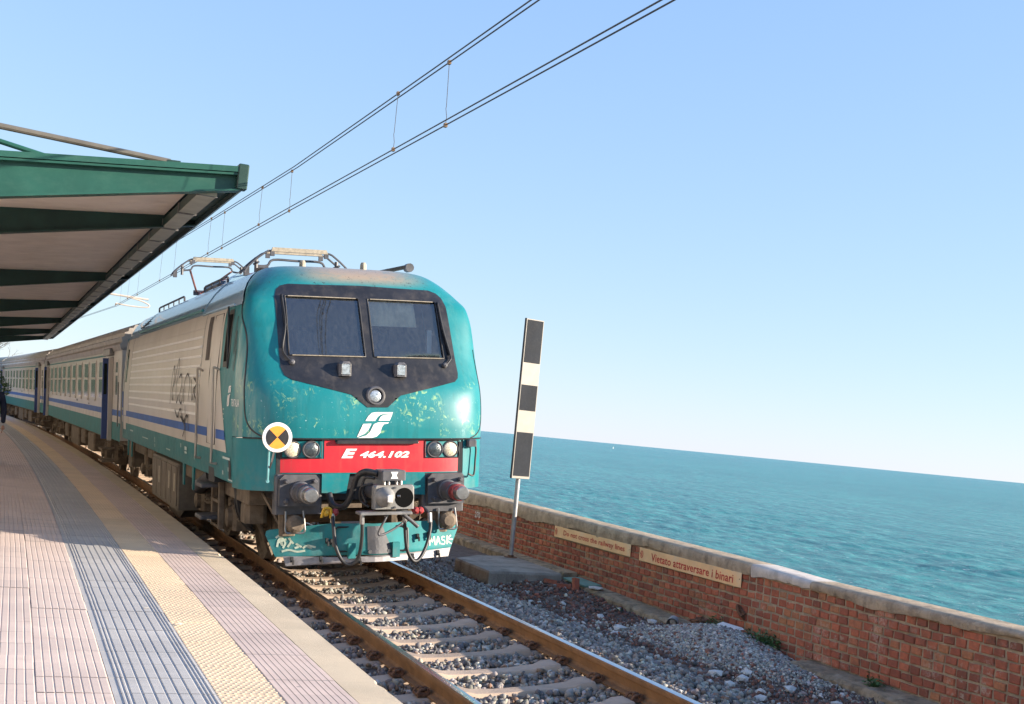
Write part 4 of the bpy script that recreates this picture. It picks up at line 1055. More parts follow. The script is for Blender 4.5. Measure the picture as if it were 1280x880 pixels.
MASK = [[(0,0),(.1,.9),(.35,.35),(.6,.95),(.7,.0)],[(.85,0),(1.1,.9),(1.35,.05)],[(.95,.35),(1.3,.4)],[(2.0,.8),(1.65,.85),(1.6,.55),(1.95,.4),(1.9,.05),(1.5,.1)],[(2.25,0),(2.3,.95)],[(2.8,.95),(2.3,.45),(2.85,.0)],[(2.5,.5),(3.0,.5)]]
strokes(b, MASK, .70, .40, .108, .015, plf(.004))
LEFT = [[(0,.2),(.2,.9),(.45,.3),(.3,1.1),(.7,.6),(.5,.1)],[(.1,.6),(.8,.9)],[(.9,.2),(1.2,.7),(1.0,1.0),(1.4,.5)],[(1.5,.1),(1.9,.3),(1.6,.5),(2.1,.2)],[(2.2,.1),(2.5,.3),(2.9,.1),(2.6,.35),(3.3,.2)],[(-.1,1.0),(.3,1.3)],[(.4,-.2),(1.0,-.05),(1.7,-.2),(2.4,-.1)]]
strokes(b, LEFT, -1.08, .40, .125, .022, plf(.004))
b.build('graffiti', gr, pl)
# --- corner handrails
hr = [(1.207,1.618),(1.295,1.561),(1.29,1.40),(1.274,1.235),(1.235,1.215),(1.18,1.24)]
b = MB(); b.tube(smooth_path([(x, Ff(x,1.4)-.07, z) for x, z in hr],4), .012, 6); b.build('corner_handrail', MT['rubber'], loco)
b = MB(); b.cbox(1.17,1.29,.66,.78,1.56,1.65,.02); b.build('socket_box', MT['dkgrey'], loco)
b = MB(); b.tube([(-1.225,.60,1.55),(-1.235,.58,1.28),(-1.235,.60,1.17)], .012, 6); b.lathe([(0,.02),(.03,.02)],(-1.235,.62,1.18),(0,-1,0),8); b.build('disc_bracket', mat('pale_teal_paint', (.16,.38,.40), .4), loco)
# --- body sides
YE = 15.1
b = MB()
for s in (-1, 1):
    b.patch([[(1.38,1.1),(YE,1.1),(YE,3.25),(1.38,3.25)]], side(0, s), 1.5, .08)
b.add([(-1.48,YE,1.1),(1.48,YE,1.1),(1.41,YE,3.24),(1.0,YE,3.7),(-1.0,YE,3.7),(-1.41,YE,3.24)], [(0,1,2,3,4,5)])
b.add([(-1.48,1.4,1.1),(-1.40,1.4,1.06),(-1.40,YE,1.06),(-1.48,YE,1.1)], [(0,1,2,3)]); b.add([(-1.40,1.4,1.06),(1.40,1.4,1.06),(1.40,YE,1.06),(-1.40,YE,1.06)], [(0,1,2,3)])
b.build('body_side', MT['teal'], loco)
S = side(.004)
for s in (-1, 1):
    sf = side(.004, s)
    MB().patch([[(1.77,1.44),(YE-.01,1.44),(YE-.01,3.235),(2.5,3.235),(2.46,2.45)]], sf, .6, .08).build('cream_panel', MT['cream'], loco)
    MB().patch([[(1.86,1.585),(2.55,1.585),(2.55,1.70),(1.93,1.70)]], side(.008,s), .8, .3).build('blue_stripe', MT['blue'], loco)
    MB().patch([[(3.15,1.585),(YE-.02,1.585),(YE-.02,1.70),(3.15,1.70)]], side(.008,s), .8, .3).build('blue_stripe', MT['blue'], loco)
    for z in (1.555, 1.725): MB().box(*sorted((s*1.483,s*1.497)), 4.1, 13.6, z-.012, z+.012).build('trim_rail', MT['white'], loco)
    for k in range(9):
        z = 2.91-.1325*k
        q = MB(); wz_ = prof3(z)[1]+.0045; xa = lambda d: s*(wz_+d)
        q.prism([(0,-.018),(.009,-.017),(.012,-.004),(.010,.015),(0,.020)], lambda a,c,d: (xa(a), d, z+c), 4.12, 13.6)
        q.build('louvre_rib', MT['sheen_white'], loco)
    MB().tube([(s*(prof3(3.03)[1]+.006),4.12,3.03),(s*(prof3(3.03)[1]+.006),13.6,3.03)], .006, 5).build('panel_joint', MT['cream'], loco)
    for ya, yb_ in ((4.02,4.06),(13.66,13.72)): MB().patch([[(ya,1.46),(yb_,1.46),(yb_,3.23),(ya,3.23)]], side(.007,s), .5, .1).build('panel_joint', MT['steel'], loco)
MT['vent'] = mat('dark_brown_grille', (.045,.030,.025), .6, var=.4, vs=14)
# cab door (platform side) with handrails and window
dm = MB().patch([[(2.62,1.50),(3.22,1.50),(3.22,3.16),(2.62,3.16)]], side(.009), .5, .1).build('cab_door', MT['cream'], loco)
MB().tube([side(.009)(*p) for p in [(2.62,1.5),(3.22,1.5),(3.22,2.4),(3.22,3.16),(2.62,3.16),(2.62,2.4)]], .007, 5, closed=True).build('door_seal', MT['rubber'], loco)
for sx in (-1,1):
    MB().patch([[(3.40,2.58),(3.70,2.58),(3.70,3.16),(3.40,3.16)]], side(.010,sx), .3, .1).build('ventilator', MT['vent'], loco)
for y in (2.48, 3.80):
    MB().tube(smooth_path([(-1.49,y,2.44),(-1.56,y,2.47),(-1.565,y,2.38),(-1.565,y,1.9),(-1.565,y,1.35),(-1.56,y,1.28),(-1.49,y,1.27)],4), .016, 6).build('handrail', mat('dull_rail', (.40,.36,.30), .5, .2), loco, smooth=True)
# cab side window
wn_ = MB().patch([[(1.87,2.47),(2.26,2.47),(2.28,2.55),(2.28,3.12),(2.22,3.18),(1.93,3.18),(1.87,3.10)]], side(.006), .2, .2).build('cab_side_window', MT['rubber'], loco)
MB().patch([[(1.93,2.54),(2.22,2.54),(2.22,3.12),(1.93,3.12)]], side(.010), .2, .2).build('pane', MT['shade_black'], wn_)  # painted black for the unlit cab behind
MB().tube([(-1.50,1.84,2.45),(-1.50,1.84,3.2)], .012, 6).build('window_rail', MT['rubber'], wn_)
# rear door strip
MB().patch([[(14.2,1.3),(14.75,1.3),(14.75,3.2),(14.2,3.2)]], side(.008), .5, .1).build('rear_door', MT['cream'], loco); MB().patch([[(14.32,2.3),(14.6,2.3),(14.6,3.0),(14.32,3.0)]], side(.012), .3, .1).build('rear_door_window', MT['pane'], loco)
MB().patch([[(14.78,1.2),(14.9,1.2),(14.9,3.22),(14.78,3.22)]], side(.008), .3, .1).build('corner_gap', MT['rubber'], loco)
MB().box(-1.51,-1.49,14.93,15.08,1.75,2.1).build('blue_notice', MT['blue'], loco)
# side lettering and emblem
SB = MB()
for p in LOGO: SB.patch([[(1.66-(a)*.55, 2.12+(c-1.815)*.82) for a, c in p]], side(.006), .05, .03)
SB.build('side_emblem', MT['white'], loco)
me = text_mesh('TRENITALIA', 1, offset=.01, space=.95); me.materials.append(MT['white']); obj('side_lettering', map_text(me, lambda a,c: side(.006)(-a, c), .42, .085, (-1.29,2.045)), loco)
b = MB()
for (y, z, w_, h_) in [(1.75,1.375,.5,.028),(1.62,1.25,.05,.05),(2.0,1.19,.07,.05),(1.5,1.13,.3,.018),(5.2,1.33,.22,.05),(5.2,1.27,.22,.03),(4.35,1.25,.05,.07),(7.2,1.22,.5,.02),(10.5,1.27,.9,.02),(9.0,1.3,.06,.09),(9.0,1.2,.06,.06),(13.0,1.32,.6,.03),(5.7,1.35,.07,.06),(2.0,1.84,.10,.012),(2.0,1.90,.10,.012),(2.0,1.96,.10,.012)]:
    b.patch([[(y-w_/2,z-h_/2),(y+w_/2,z-h_/2),(y+w_/2,z+h_/2),(y-w_/2,z+h_/2)]], side(.009), .5, .2)
b.build('stencilled_notices', mat('faded_stencil', (.48,.56,.54), .6), loco)
# black scrawl on the louvres
b = MB(); blk = mat('black_graffiti', (.03,.028,.03), .6)
SC = [[(0,0),(.1,1.6),(.25,2.2),(.35,1.4),(.2,.6),(.35,.2)],[(.35,1.0),(.55,1.9),(.7,2.6),(.8,1.9),(.65,1.0),(.75,.1),(.95,.6)],[(.9,1.5),(1.1,1.7),(1.25,1.2),(1.05,.4),(1.3,.1),(1.45,.9)],[(1.5,0.1),(1.55,1.3),(1.8,1.7),(2.05,1.2),(2.0,.3)],[(2.2,1.4),(2.35,.3),(2.5,1.0),(2.6,.2)],[(2.4,1.5),(2.7,1.2),(2.5,.8),(2.8,.3)],[(.6,-.3),(.9,-.7),(1.2,-.2),(1.5,-.9),(1.9,-.5),(2.1,-1.3)],[(1.2,-.6),(1.7,-1.1),(1.5,-1.7)],[(1.7,.0),(1.75,-.9),(1.8,-1.9)]]
strokes(b, [[(-a,c*.27) for a,c in l] for l in SC], 6.95, 1.95, 1.0, .035, lambda a,c: (-abs(Xs(a,c))-.019, a, c))
b.build('graffiti', blk, loco)
b = MB(); strokes(b, [[(0,0),(.1,1.2),(.3,1.6),(.3,.7),(.15,.1)],[(.3,0),(.45,1.0),(.6,.4),(.5,-.3)],[(.2,-.3),(.5,-.7),(.7,.2)]], 1.62, 2.62, -.28, .018, lambda a,c: side(.007)(a, 5.24-c-.0)); b.build('graffiti', blk, loco)
MB().patch([[(1.50,1.12),(1.60,1.12),(1.62,1.25),(1.60,1.37),(1.52,1.40),(1.45,1.30),(1.45,1.2)]], side(.007), .1, .05).build('access_flap', MT['rubber'], loco)
# --- roof
_h = [(prof3(z)[1]+.006, z) for z in (3.215,3.25,3.30,3.4,3.52,3.62,3.70,3.75)]+[(.5,3.775)]
SH = [(-x,z) for x,z in _h]+[(0,3.785)]+[(x,z) for x,z in reversed(_h)]
def roof_seg(y0, y1, dz=0, lo=0, hi=None):
    b = MB(); P = SH; vs = []; sl = lambda z: max(0,(z-3.24))*2.35
    for k, yy in enumerate((y0, y1)): vs += [(x, yy+(sl(z)*.96 if (k == 0 and y0 < 2) else 0), z+dz) for x, z in P]
    n = len(P); b.add(vs, [(i,i+1,n+i+1,n+i) for i in range(n-1)]+([tuple(range(n))] if dz else [])); return b.build('roof_panel', MT['roof_sky'], loco, smooth=12)
roof_seg(1.47, 4.55); roof_seg(4.57, 13.0, .02); roof_seg(13.02, 14.35); roof_seg(14.37, YE)
for s in (-1,1):
    MB().cbox(*sorted((s*1.37,s*1.412)), 4.6, 13.0, 3.285, 3.325, .012).build('rain_gutter', MT['teal'], loco)
    MB().cbox(*sorted((s*1.37,s*1.412)), 2.0, 4.5, 3.225, 3.25, .008).build('rain_gutter', MT['roof_sky'], loco)
# ventilation grid on the shoulder
b = MB()
for j in range(7):
    for i in range(3):
        z = 3.36+j*.042; x = -1.46+(z-3.28)*1.013; b.obox((x-.006, 12.3+i*.22, z+.03), (.012,.13,.03), (0,-radians(44),0))
b.build('shoulder_vents', MT['dkgrey'], loco)
# roof handrails
for y0, y1 in ((4.9,7.1),(9.4,13.1)):
    b = MB(); x = -1.0; k = 3 if y1-y0 < 3 else 5
    b.tube([(x,y0,3.70),(x,y0+.02,3.82),(x,y0+.1,3.835)]+[(x,y0+(y1-y0)*i/k,3.835) for i in range(1,k)]+[(x,y1-.1,3.835),(x,y1,3.82),(x,y1,3.70)], .018, 6)
    for i in range(1, k): b.tube([(x,y0+(y1-y0)*i/k,3.70),(x,y0+(y1-y0)*i/k,3.835)], .012, 5)
    b.build('roof_handrail', MT['dkgrey'], loco)
b = MB(); b.cbox(-.8,.8,7.0,8.6,3.74,3.95,.06); b.build('roof_equipment_case', MT['dkgrey'], loco)
b = MB(); b.prism([(-.9,3.73),(-.6,4.02),(-.2,4.02),(-.2,3.73)], lambda a,c,d: (a,d,c), 6.4, 7.2); b.build('roof_fairing', MT['roof_sky'], loco)
ins = mat('brown_insulator', (.22,.16,.11), .35, coat=.5)
def insulator(x, y, z, h=.2):
    pr = [(0,.05)]
    for i in range(4): pr += [(h*(i+.2)/4,.07),(h*(i+.5)/4,.045),(h*(i+.95)/4,.05)]
    pr += [(h,.04)]; MB().lathe(pr, (x,y,z), (0,0,1), 12).build('insulator', ins, loco, smooth=40)
for x, y in ((-.45,2.55),(.32,2.4),(.85,3.0)): MB().lathe([(0,.045),(.13,.042),(.16,.03)], (x,y,3.72), (0,0,1), 10).build('air_horn_stub', MT['mud'], loco)
# pantographs
def pantograph(yc, ztop, up):
    P = empty('pantograph', (0, yc, 3.74), (0,0,0), loco); zt = ztop-3.74
    dark = MT['dkgrey']
    b = MB(); b.tube([(-.62,-.5,.12),(.62,-.5,.12)],.03,6); b.tube([(-.62,.7,.12),(.62,.7,.12)],.03,6); b.tube([(-.62,-.5,.12),(-.62,.7,.12)],.03,6); b.tube([(.62,-.5,.12),(.62,.7,.12)],.03,6)
    b.build('base_frame', dark, P)
    for x in (-.6,.6):
        for y in (-.45,.65): MB().lathe([(0,.06),(.03,.075),(.05,.05),(.08,.07),(.1,.05),(.12,.05)], (x,y,0), (0,0,1), 10).build('insulator', ins, P, smooth=40)
    ky, kz = (1.7, .55) if up else (1.55, .22)
    hy, hz = (0.0, zt-.22) if up else (-.05, zt-.25)
    brown = mat('pantograph_arm_red', (.20,.07,.05), .55)
    MB().tube([(0,.55,.16),(0,ky,kz)], [.055,.04], 8).build('lower_arm', brown, P)
    MB().tube([(.12,.45,.16),(.12,ky-.1,kz-.06)], .018, 6).build('coupling_rod', dark, P)
    b = MB()
    for s in (-1,1): b.tube([(s*.05,ky,kz),(s*.42,hy+.15,hz)], .022, 6)
    b.build('upper_arm', brown if up else dark, P)
    MB().lathe([(-.12,.06),(.12,.06)], (0,ky,kz), (1,0,0), 10).build('knee_joint', dark, P)
    hd = MB()
    for dy in (-.17,.17):
        hd.tube(smooth_path([(-.80,hy+dy,zt-.36),(-.74,hy+dy,zt-.26),(-.55,hy+dy,zt-.09),(-.40,hy+dy,zt-.02),(0,hy+dy,zt-.02),(.40,hy+dy,zt-.02),(.55,hy+dy,zt-.09),(.74,hy+dy,zt-.26),(.80,hy+dy,zt-.36)],4), .015, 6)
    hd.tube(smooth_path([(-.62,hy,zt-.24),(-.44,hy,zt-.23),(-.35,hy,zt-.14),(0,hy,zt-.14),(.35,hy,zt-.14),(.44,hy,zt-.23),(.62,hy,zt-.24)],4), .018, 6)
    for s in (-1,1):
        hd.tube([(s*.60,hy-.17,zt-.20),(s*.60,hy+.17,zt-.20)], .018, 6); hd.tube([(s*.60,hy,zt-.34),(s*.60,hy,zt-.12)], .028, 8); hd.tube([(s*.42,hy,hz),(s*.60,hy,zt-.26)], .016, 6)
        hd.obox((s*.40,hy-.17,zt-.06),(.06,.05,.08)); hd.obox((s*.40,hy+.17,zt-.06),(.06,.05,.08)); hd.obox((s*.74,hy,zt-.33),(.07,.10,.13))
    h_ = hd.build('collector_frame', dark, P, smooth=40)
    for dy in (-.17,.17): MB().prism([(-.42,-.03),(.42,-.03),(.40,.03),(-.40,.03)], lambda a,c,d: (a, hy+d, zt-.005+c), dy-.03, dy+.03).build('contact_strip', MT['mud'], P)
pantograph(4.95, 4.25, False); pantograph(12.85, 4.86, True)
MB().tube([(-.25,11.2,4.25),(-.45,5.6,3.98)], .009, 5).build('red_cable', MT['pink_cable'], loco)
MB().tube([(.55,3.0,3.78),(1.05,2.75,3.90)], .028, 6).build('lever_arm', MT['grimy'], loco); MB().lathe([(-.06,.06),(.06,.06)],(1.05,2.75,3.88),(0,1,0),10).build('lever_pivot', MT['dkgrey'], loco)
for x in (-.55,-.2,.15): MB().obox((x,4.2,3.84),(.22,.5,.14),(.1,0,.1)).build('isolator_gear', MT['grimy'], loco)
# --- running gear
def wheel(par, x, y, r=.55):
    s = 1 if x > 0 else -1
    w = MB().lathe([(-.07*s,r+.03),(-.045*s,r+.028),(-.04*s,r),(.065*s,r-.004),(.066*s,r-.06),(.03*s,r-.08),(.02*s,.16),(.07*s,.14),(.07*s,.02)], (x,y,r), (1,0,0), 36).build('wheel', MT['grimy'], par, smooth=30)
    MB().lathe([(-.0685*s,r+.01),(-.072*s,r-.05)], (x,y,r), (1,0,0), 36, caps=False).build('tyre_rim', MT['steel'], w); return w
def bogie(par, yc, wb_, r, name='bogie', xw=.755):
    g = MB()
    for s in (-1,1):
        g.prism([(-wb_/2-.75,.62),(-wb_/2-.5,.78),(-wb_/2+.35,.80),(-.5,.55),(.5,.55),(wb_/2-.35,.80),(wb_/2+.5,.78),(wb_/2+.75,.62),(wb_/2+.7,.52),(wb_/2-.3,.62),(.55,.38),(-.55,.38),(-wb_/2+.3,.62),(-wb_/2-.7,.52)], lambda a,c,d: (d, yc+a, c), s*1.02-.07, s*1.02+.07)
        g.cbox(s*1.05-.12, s*1.05+.12, yc-.32, yc+.32, .28, .56, .04)
    g.cbox(-1.0,1.0,yc-.25,yc+.25,.45,.72,.05)
    B = g.build(name, MT['grimy'], par)
    for y in (yc-wb_/2, yc+wb_/2):
        for s in (-1,1):
            wheel(B, s*xw, y, r)
            a = MB(); a.cbox(*sorted((s*.93,s*1.22)), y-.17, y+.17, r-.16, r+.16, .04); a.lathe([(0,.13),(.08,.12),(.10,.06)], (s*1.2,y,r), (s,0,0), 14); a.build('axle_box', MT['grimy'], B)
            for dy in (-.27,.27):
                a = MB(); a.lathe([(0,.10),(.24,.10)], (s*1.08,y+dy,.52), (0,0,1), 12)
                a.tube([(s*1.08+.105*cos(q*.9),y+dy+.105*sin(q*.9),.52+.24*q/28) for q in range(29)], .018, 5)
                a.build('spring', MT['grimy'], B)
            for q0, q1 in ((-r-.12,-r-.03),(r+.03,r+.12)): MB().cbox(s*.755-.06,s*.755+.06,y+q0,y+q1,.25,.75,.02).build('brake_block', MT['grimy'], B)
        MB().tube([(-.7,y,r),(.7,y,r)], .09, 12).build('axle', MT['grimy'], B)
    return B
bogie(loco, 4.25, 2.65, .55); bogie(loco, 11.65, 2.65, .55)
# equipment boxes, sandboxes, steps, pipes on the platform side (and mirrored on the sea side)
boxm = mat('underframe_box_paint', (.15,.125,.10), .7, 0, .2, 4, .2, 30, dirt=((.09,.07,.05), .6, 5))
for s in (-1,1):
    u = MB().cbox(*sorted((s*.75,s*1.42)), 6.55, 9.9, .30, 1.02, .02).build('equipment_case', boxm, loco)
    for k in range(5): MB().cbox(*sorted((s*1.42,s*1.436)), 6.62+k*.65, 7.2+k*.65, .36, .97, .006).build('case_door', boxm, u)
    for k in (0,1,3): MB().box(*sorted((s*1.436,s*1.442)), 6.75+k*.65, 6.9+k*.65, .58, .86).build('case_label', MT['mud'], u)
    MB().prism([(6.6,.30),(8.6,.30),(8.3,.14),(7.1,.14)], lambda a,c,d: (s*d,a,c), .8, 1.3).build('case_sump', boxm, loco)
    for z in (.93,.52): MB().cbox(*sorted((s*1.30,s*1.60)), 3.02, 3.50, z, z+.045, .015).build('step', MT['dkgrey'], loco)
    l = MB(); l.cbox(*sorted((s*1.30,s*1.38)), 2.96, 3.04, .40, 1.08, .01); l.cbox(*sorted((s*1.30,s*1.38)), 3.50, 3.58, .40, 1.08, .01)
    for z in (.42,.74): l.box(*sorted((s*1.31,s*1.37)), 3.03, 3.51, z-.02, z+.02)
    l.build('step_ladder', MT['grimy'], loco)
    MB().cbox(*sorted((s*1.30,s*1.489)), 2.70, 3.15, 1.02, 1.36, .01).build('step_recess_shade', MT['rubber'], loco)  # dark block stands for the shaded hollow behind the steps
    for y in (4.6, 5.55, 13.2, 13.9): MB().prism([(y-.09,1.1),(y+.09,1.1),(y+.04,.78),(y-.05,.78)], lambda a,c,d: (s*d,a,c), 1.455, 1.478).build('jacking_bracket', MT['teal'], loco)
    MB().tube(smooth_path([(s*1.25,4.3,1.0),(s*1.32,4.7,.86),(s*1.32,5.1,.78),(s*1.2,5.4,.75)],5), .10, 10).build('air_reservoir', MT['dkgrey'], loco, smooth=40)
    MB().cbox(*sorted((s*1.02,s*1.28)), 1.62, 2.0, .60, .86, .05).build('sandbox', MT['grimy'], loco)
    MB().tube(smooth_path([(s*1.1,1.75,.6),(s*1.0,1.85,.4),(s*.85,2.2,.16)],5), .03, 6).build('sand_pipe', MT['grimy'], loco)
    MB().cbox(*sorted((s*.9,s*1.36)), 14.2, 14.9, .5, 1.1, .03).build('rear_step_case', MT['grimy'], loco)
    MB().tube([(s*1.0,1.2,1.0),(s*.95,.75,.75)], .04, 6).build('apron_stay', MT['grimy'], loco)
    MB().tube(smooth_path([(s*1.3,2.2,1.05),(s*1.25,2.15,.7),(s*1.1,2.2,.5)],4), .035, 6).build('cable', MT['rubber'], loco)
    for y in (10.6,11.9): MB().lathe([(0,.08),(.35,.08)], (s*1.28,y,.70), (0,0,1), 10).build('damper', MT['grimy'], loco)
    MB().tube([(s*1.25,3.4,.92),(s*1.25,6.5,.92)], .035, 6).build('brake_pipe', MT['grimy'], loco)
MB().box(-1.3,1.3,1.3,YE-.05,.85,1.06).build('underframe', MT['grimy'], loco)
MB().box(-.7,.7,6.0,10.2,.35,.85).build('transformer', MT['grimy'], loco)

# --- end-of-train disc hung on the front
disc = empty('marker_disc', (0,0,0), (0,-CANT,0)); disc.location = MC @ Vector((-1.16,.50,1.50)); tag(disc, 'round orange and black disc with white rim hung on the locomotive corner', 'marker disc')
MB().lathe([(0,.165),(.010,.168),(.016,.165)], (0,0,.175), (0,-1,0), 40).build('plate', MT['white'], disc, smooth=35)
def sector(a0, a1, r, y):
    b = MB(); k = 16; vs = [(0,y,.175)]+[(r*cos(a0+(a1-a0)*i/k), y, .175+r*sin(a0+(a1-a0)*i/k)) for i in range(k+1)]
    b.add(vs, [(0,i,i+1) for i in range(1,k+1)]); return b
for a0, m, nm in ((pi/4,'orange','orange_sector'),(3*pi/4,'black','black_sector'),(5*pi/4,'orange','orange_sector'),(7*pi/4,'black','black_sector')):
    sector(a0, a0+pi/2, .128, -.019).build(nm, MT[m], disc)
MB().tube([(-.02,.01,.05),(-.05,.02,-.10),(-.06,.08,-.17)], .010, 6).build('hanger', MT['chrome'], disc)
# ================================================================== COACHES
coach_side = mat('coach_beige', (.60,.55,.505), .38, var=.06, vs=1, dirt=((.50,.45,.41), .4, 2), streak=((.44,.40,.37), .35, (1,6,.4)), coat=.15)
coach_teal = mat('coach_teal', (.02,.17,.18), .55, var=.1, dirt=((.08,.15,.15), .5, 2), spec=.25)
roof_m = mat('coach_roof_grey', (.44,.395,.355), .45, .25, .15, 2, dirt=((.2,.17,.15), .5, 3))
HW = 1.42; CL = 26.0
MT['leafblue'] = mat('faded_blue_door', (.085,.135,.36), .5, var=.1, spec=.3)
coach = empty('passenger_coach', (0,0,0))
def build_coach(C):
    # roof with lengthwise ribs
    P = []; N = 36
    for i in range(N+1):
        a = pi*i/N; x = -cos(a); z = sin(a)
        X = 1.44*math.copysign(abs(x)**.72, x); Z = 3.02+.70*z**.72
        rib = .045*(1 if i % 2 else 0)
        nrm = Vector((x*.5, z)).normalized(); P.append((X+nrm.x*rib, Z+nrm.y*rib))
    b = MB(); n = len(P); b.add([(x,0,z) for x,z in P]+[(x,CL,z) for x,z in P], [(i,i+1,n+i+1,n+i) for i in range(n-1)]+[tuple(range(n)), tuple(range(n,2*n))])
    b.build('roof', roof_m, C)
    # walls
    b = MB()
    for s in (-1,1): b.box(*sorted((s*(HW-.05),s*HW)), 0, CL, .98, 3.08)
    b.box(-HW+.05, HW-.05, 0, .05, .98, 3.06); b.box(-HW+.05, HW-.05, CL-.05, CL, .98, 3.06); b.box(-HW+.05, HW-.05, .05, CL-.05, .98, 1.05)
    b.build('body_wall', coach_side, C)
    for s in (-1,1):
        f = lambda a,c,off=.003: (s*(HW+off), a, c)
        MB().patch([[(0,.96),(CL,.96),(CL,1.37),(0,1.37)]], f, 2, 1).build('teal_band', coach_teal, C)
        MB().patch([[(0,1.37),(CL,1.37),(CL,1.50),(0,1.50)]], f, 2, 1).build('white_band', mat('coach_white', (.50,.46,.42), .4) if s < 0 else bpy.data.materials['coach_white'], C)
        MB().patch([[(0,1.52),(CL,1.52),(CL,1.66),(0,1.66)]], f, 2, 1).build('blue_stripe', MT['blue'], C)
        for y0, y1 in ((0,4.1),(CL-3,CL)):
            pass
        for k in range(11):
            yc = 4.1+k*2.0
            fr = MB(); fr.box(*sorted((s*HW, s*(HW+.022))), yc-.60, yc+.60, 1.84, 2.86)
            W = fr.build('window', coach_side, C)
            for z0, z1 in ((1.90,2.36),(2.42,2.80)):
                MB().box(*sorted((s*(HW+.010), s*(HW+.0245))), yc-.52, yc+.52, z0, z1).build('pane', MT['pane'], W)
            MB().box(*sorted((s*(HW+.0), s*(HW+.035))), yc-.56, yc+.56, 2.375, 2.405).build('transom', coach_side, W)
            MB().box(*sorted((s*(HW+.0), s*(HW+.045))), yc-.62, yc+.62, 1.80, 1.838).build('sill', coach_side, W)
        for yd, dr in ((2.2,1),(CL-1.6,-1)):
            d = MB().box(*sorted((s*(HW+.0), s*(HW+.006))), yd-.55, yd+.55, 1.0, 2.9).build('door_opening_shade', MT['rubber'], C)  # dark sheet stands for the shade inside the open door
            leaf = MB().box(*sorted((s*(HW+.006), s*(HW+.14))), yd+.42, yd+.50, .92, 2.88).build('door_leaf', MT['leafblue'], C)
            MB().box(*sorted((s*(HW+.04), s*(HW+.11))), yd+.414, yd+.419, 2.0, 2.75).build('door_pane', MT['pane'], leaf)
            leaf = MB().box(*sorted((s*(HW+.006), s*(HW+.10))), yd-.55, yd-.47, .92, 2.88).build('door_leaf', coach_side, C)
            for z in (.40,.68): MB().cbox(*sorted((s*1.2, s*1.62)), yd-.45, yd+.45, z, z+.04, .01).build('step', MT['grimy'], C)
            for q in (-.45,.42): MB().box(*sorted((s*1.25, s*1.33)), yd+q, yd+q+.04, .38, 1.0).build('step_hanger', MT['grimy'], C)
            MB().cbox(*sorted((s*(HW-.02), s*(HW+.12))), yd-.65, yd+.65, 2.93, 3.10, .02).build('door_cowl', MT['steel'], C)
        for yd in (.85, CL-.5):
            w = MB().box(*sorted((s*HW, s*(HW+.012))), yd-.28, yd+.28, 1.95, 2.82).build('vestibule_window', coach_side, C)
            MB().box(*sorted((s*(HW+.002), s*(HW+.015))), yd-.2, yd+.2, 2.0, 2.45).build('pane', MT['pane'], w); MB().box(*sorted((s*(HW+.002), s*(HW+.015))), yd-.2, yd+.2, 2.52, 2.76).build('pane', MT['pane'], w)
        MB().box(*sorted((s*(HW+.0), s*(HW+.02))), 3.4, 24.6, 2.93, 2.97).build('cantrail_band', coach_teal, C)
        for y in (.15,3.05,CL-2.5): MB().tube([(s*(HW+.05),y,1.3),(s*(HW+.05),y,2.3)], .016, 5).build('handrail', MT['steel'], C)
    b = MB(); b.patch([[(7.2,1.68),(7.5,1.68),(7.5,1.72),(7.2,1.72)],[(7.3,1.76),(7.4,1.76),(7.4,1.84),(7.3,1.84)],[(10.8,1.72),(11.3,1.72),(11.3,1.78),(10.8,1.78)]], lambda a,c: (-HW-.004, a, c)); b.build('stencilled_notices', MT['dkgrey'], C)
    # gangways
    for y0, y1 in ((-.35,0),(CL,CL+.35)):
        b = MB(); b.cbox(-.55,.55,y0,y1,1.15,3.25,.06); b.build('gangway_bellows', MT['rubber'], C)
    for y0 in (0, CL):
        for s in (-1,1): MB().lathe([(0,.10),(.5,.09),(.51,.19),(.56,.19)], (s*.875,y0,1.05), (0,-1 if y0 == 0 else 1,0), 14).build('buffer', MT['dkgrey'], C)
    # underframe
    MB().box(-1.2,1.2,.2,CL-.2,.85,.98).build('underframe', MT['grimy'], C)
    for y0, y1, z in ((7.5,9.2,.35),(10.2,11.4,.45),(12.2,15.0,.30),(16.4,17.6,.42)):
        for s in (-1,1): MB().cbox(*sorted((s*.6,s*1.25)), y0, y1, z, .86, .04).build('underfloor_case', MT['grimy'], C)
    for s in (-1,1):
        for y in (9.6,11.9,15.7): MB().lathe([(0,.18),(.04,.22),(.5,.22),(.54,.18)], (s*.95,y-.25,.55), (0,1,0), 14).build('air_tank', MT['grimy'], C, smooth=40)
    bogie(C, 3.8, 2.4, .46); bogie(C, CL-3.8, 2.4, .46)
build_coach(coach)
def place_coach(C, y0):
    y1 = y0+CL; a = Vector((cx(y0), y0, 0)); h = atan2(-(cx(y1)-cx(y0)), y1-y0)
    C.location = a; C.rotation_euler = (0, -CANT, h)
place_coach(coach, 15.95); tag(coach, 'beige passenger coach with ribbed roof coupled directly behind the locomotive', 'coach', 'passenger coaches of the train')
c2 = copy_tree(coach); place_coach(c2, 15.95+CL+.75); tag(c2, 'second beige passenger coach farther back, next after the first coach', 'coach', 'passenger coaches of the train')
c3 = copy_tree(coach); place_coach(c3, 15.95+2*(CL+.75)); tag(c3, 'hindmost beige passenger coach, cut by the left edge', 'coach', 'passenger coaches of the train')

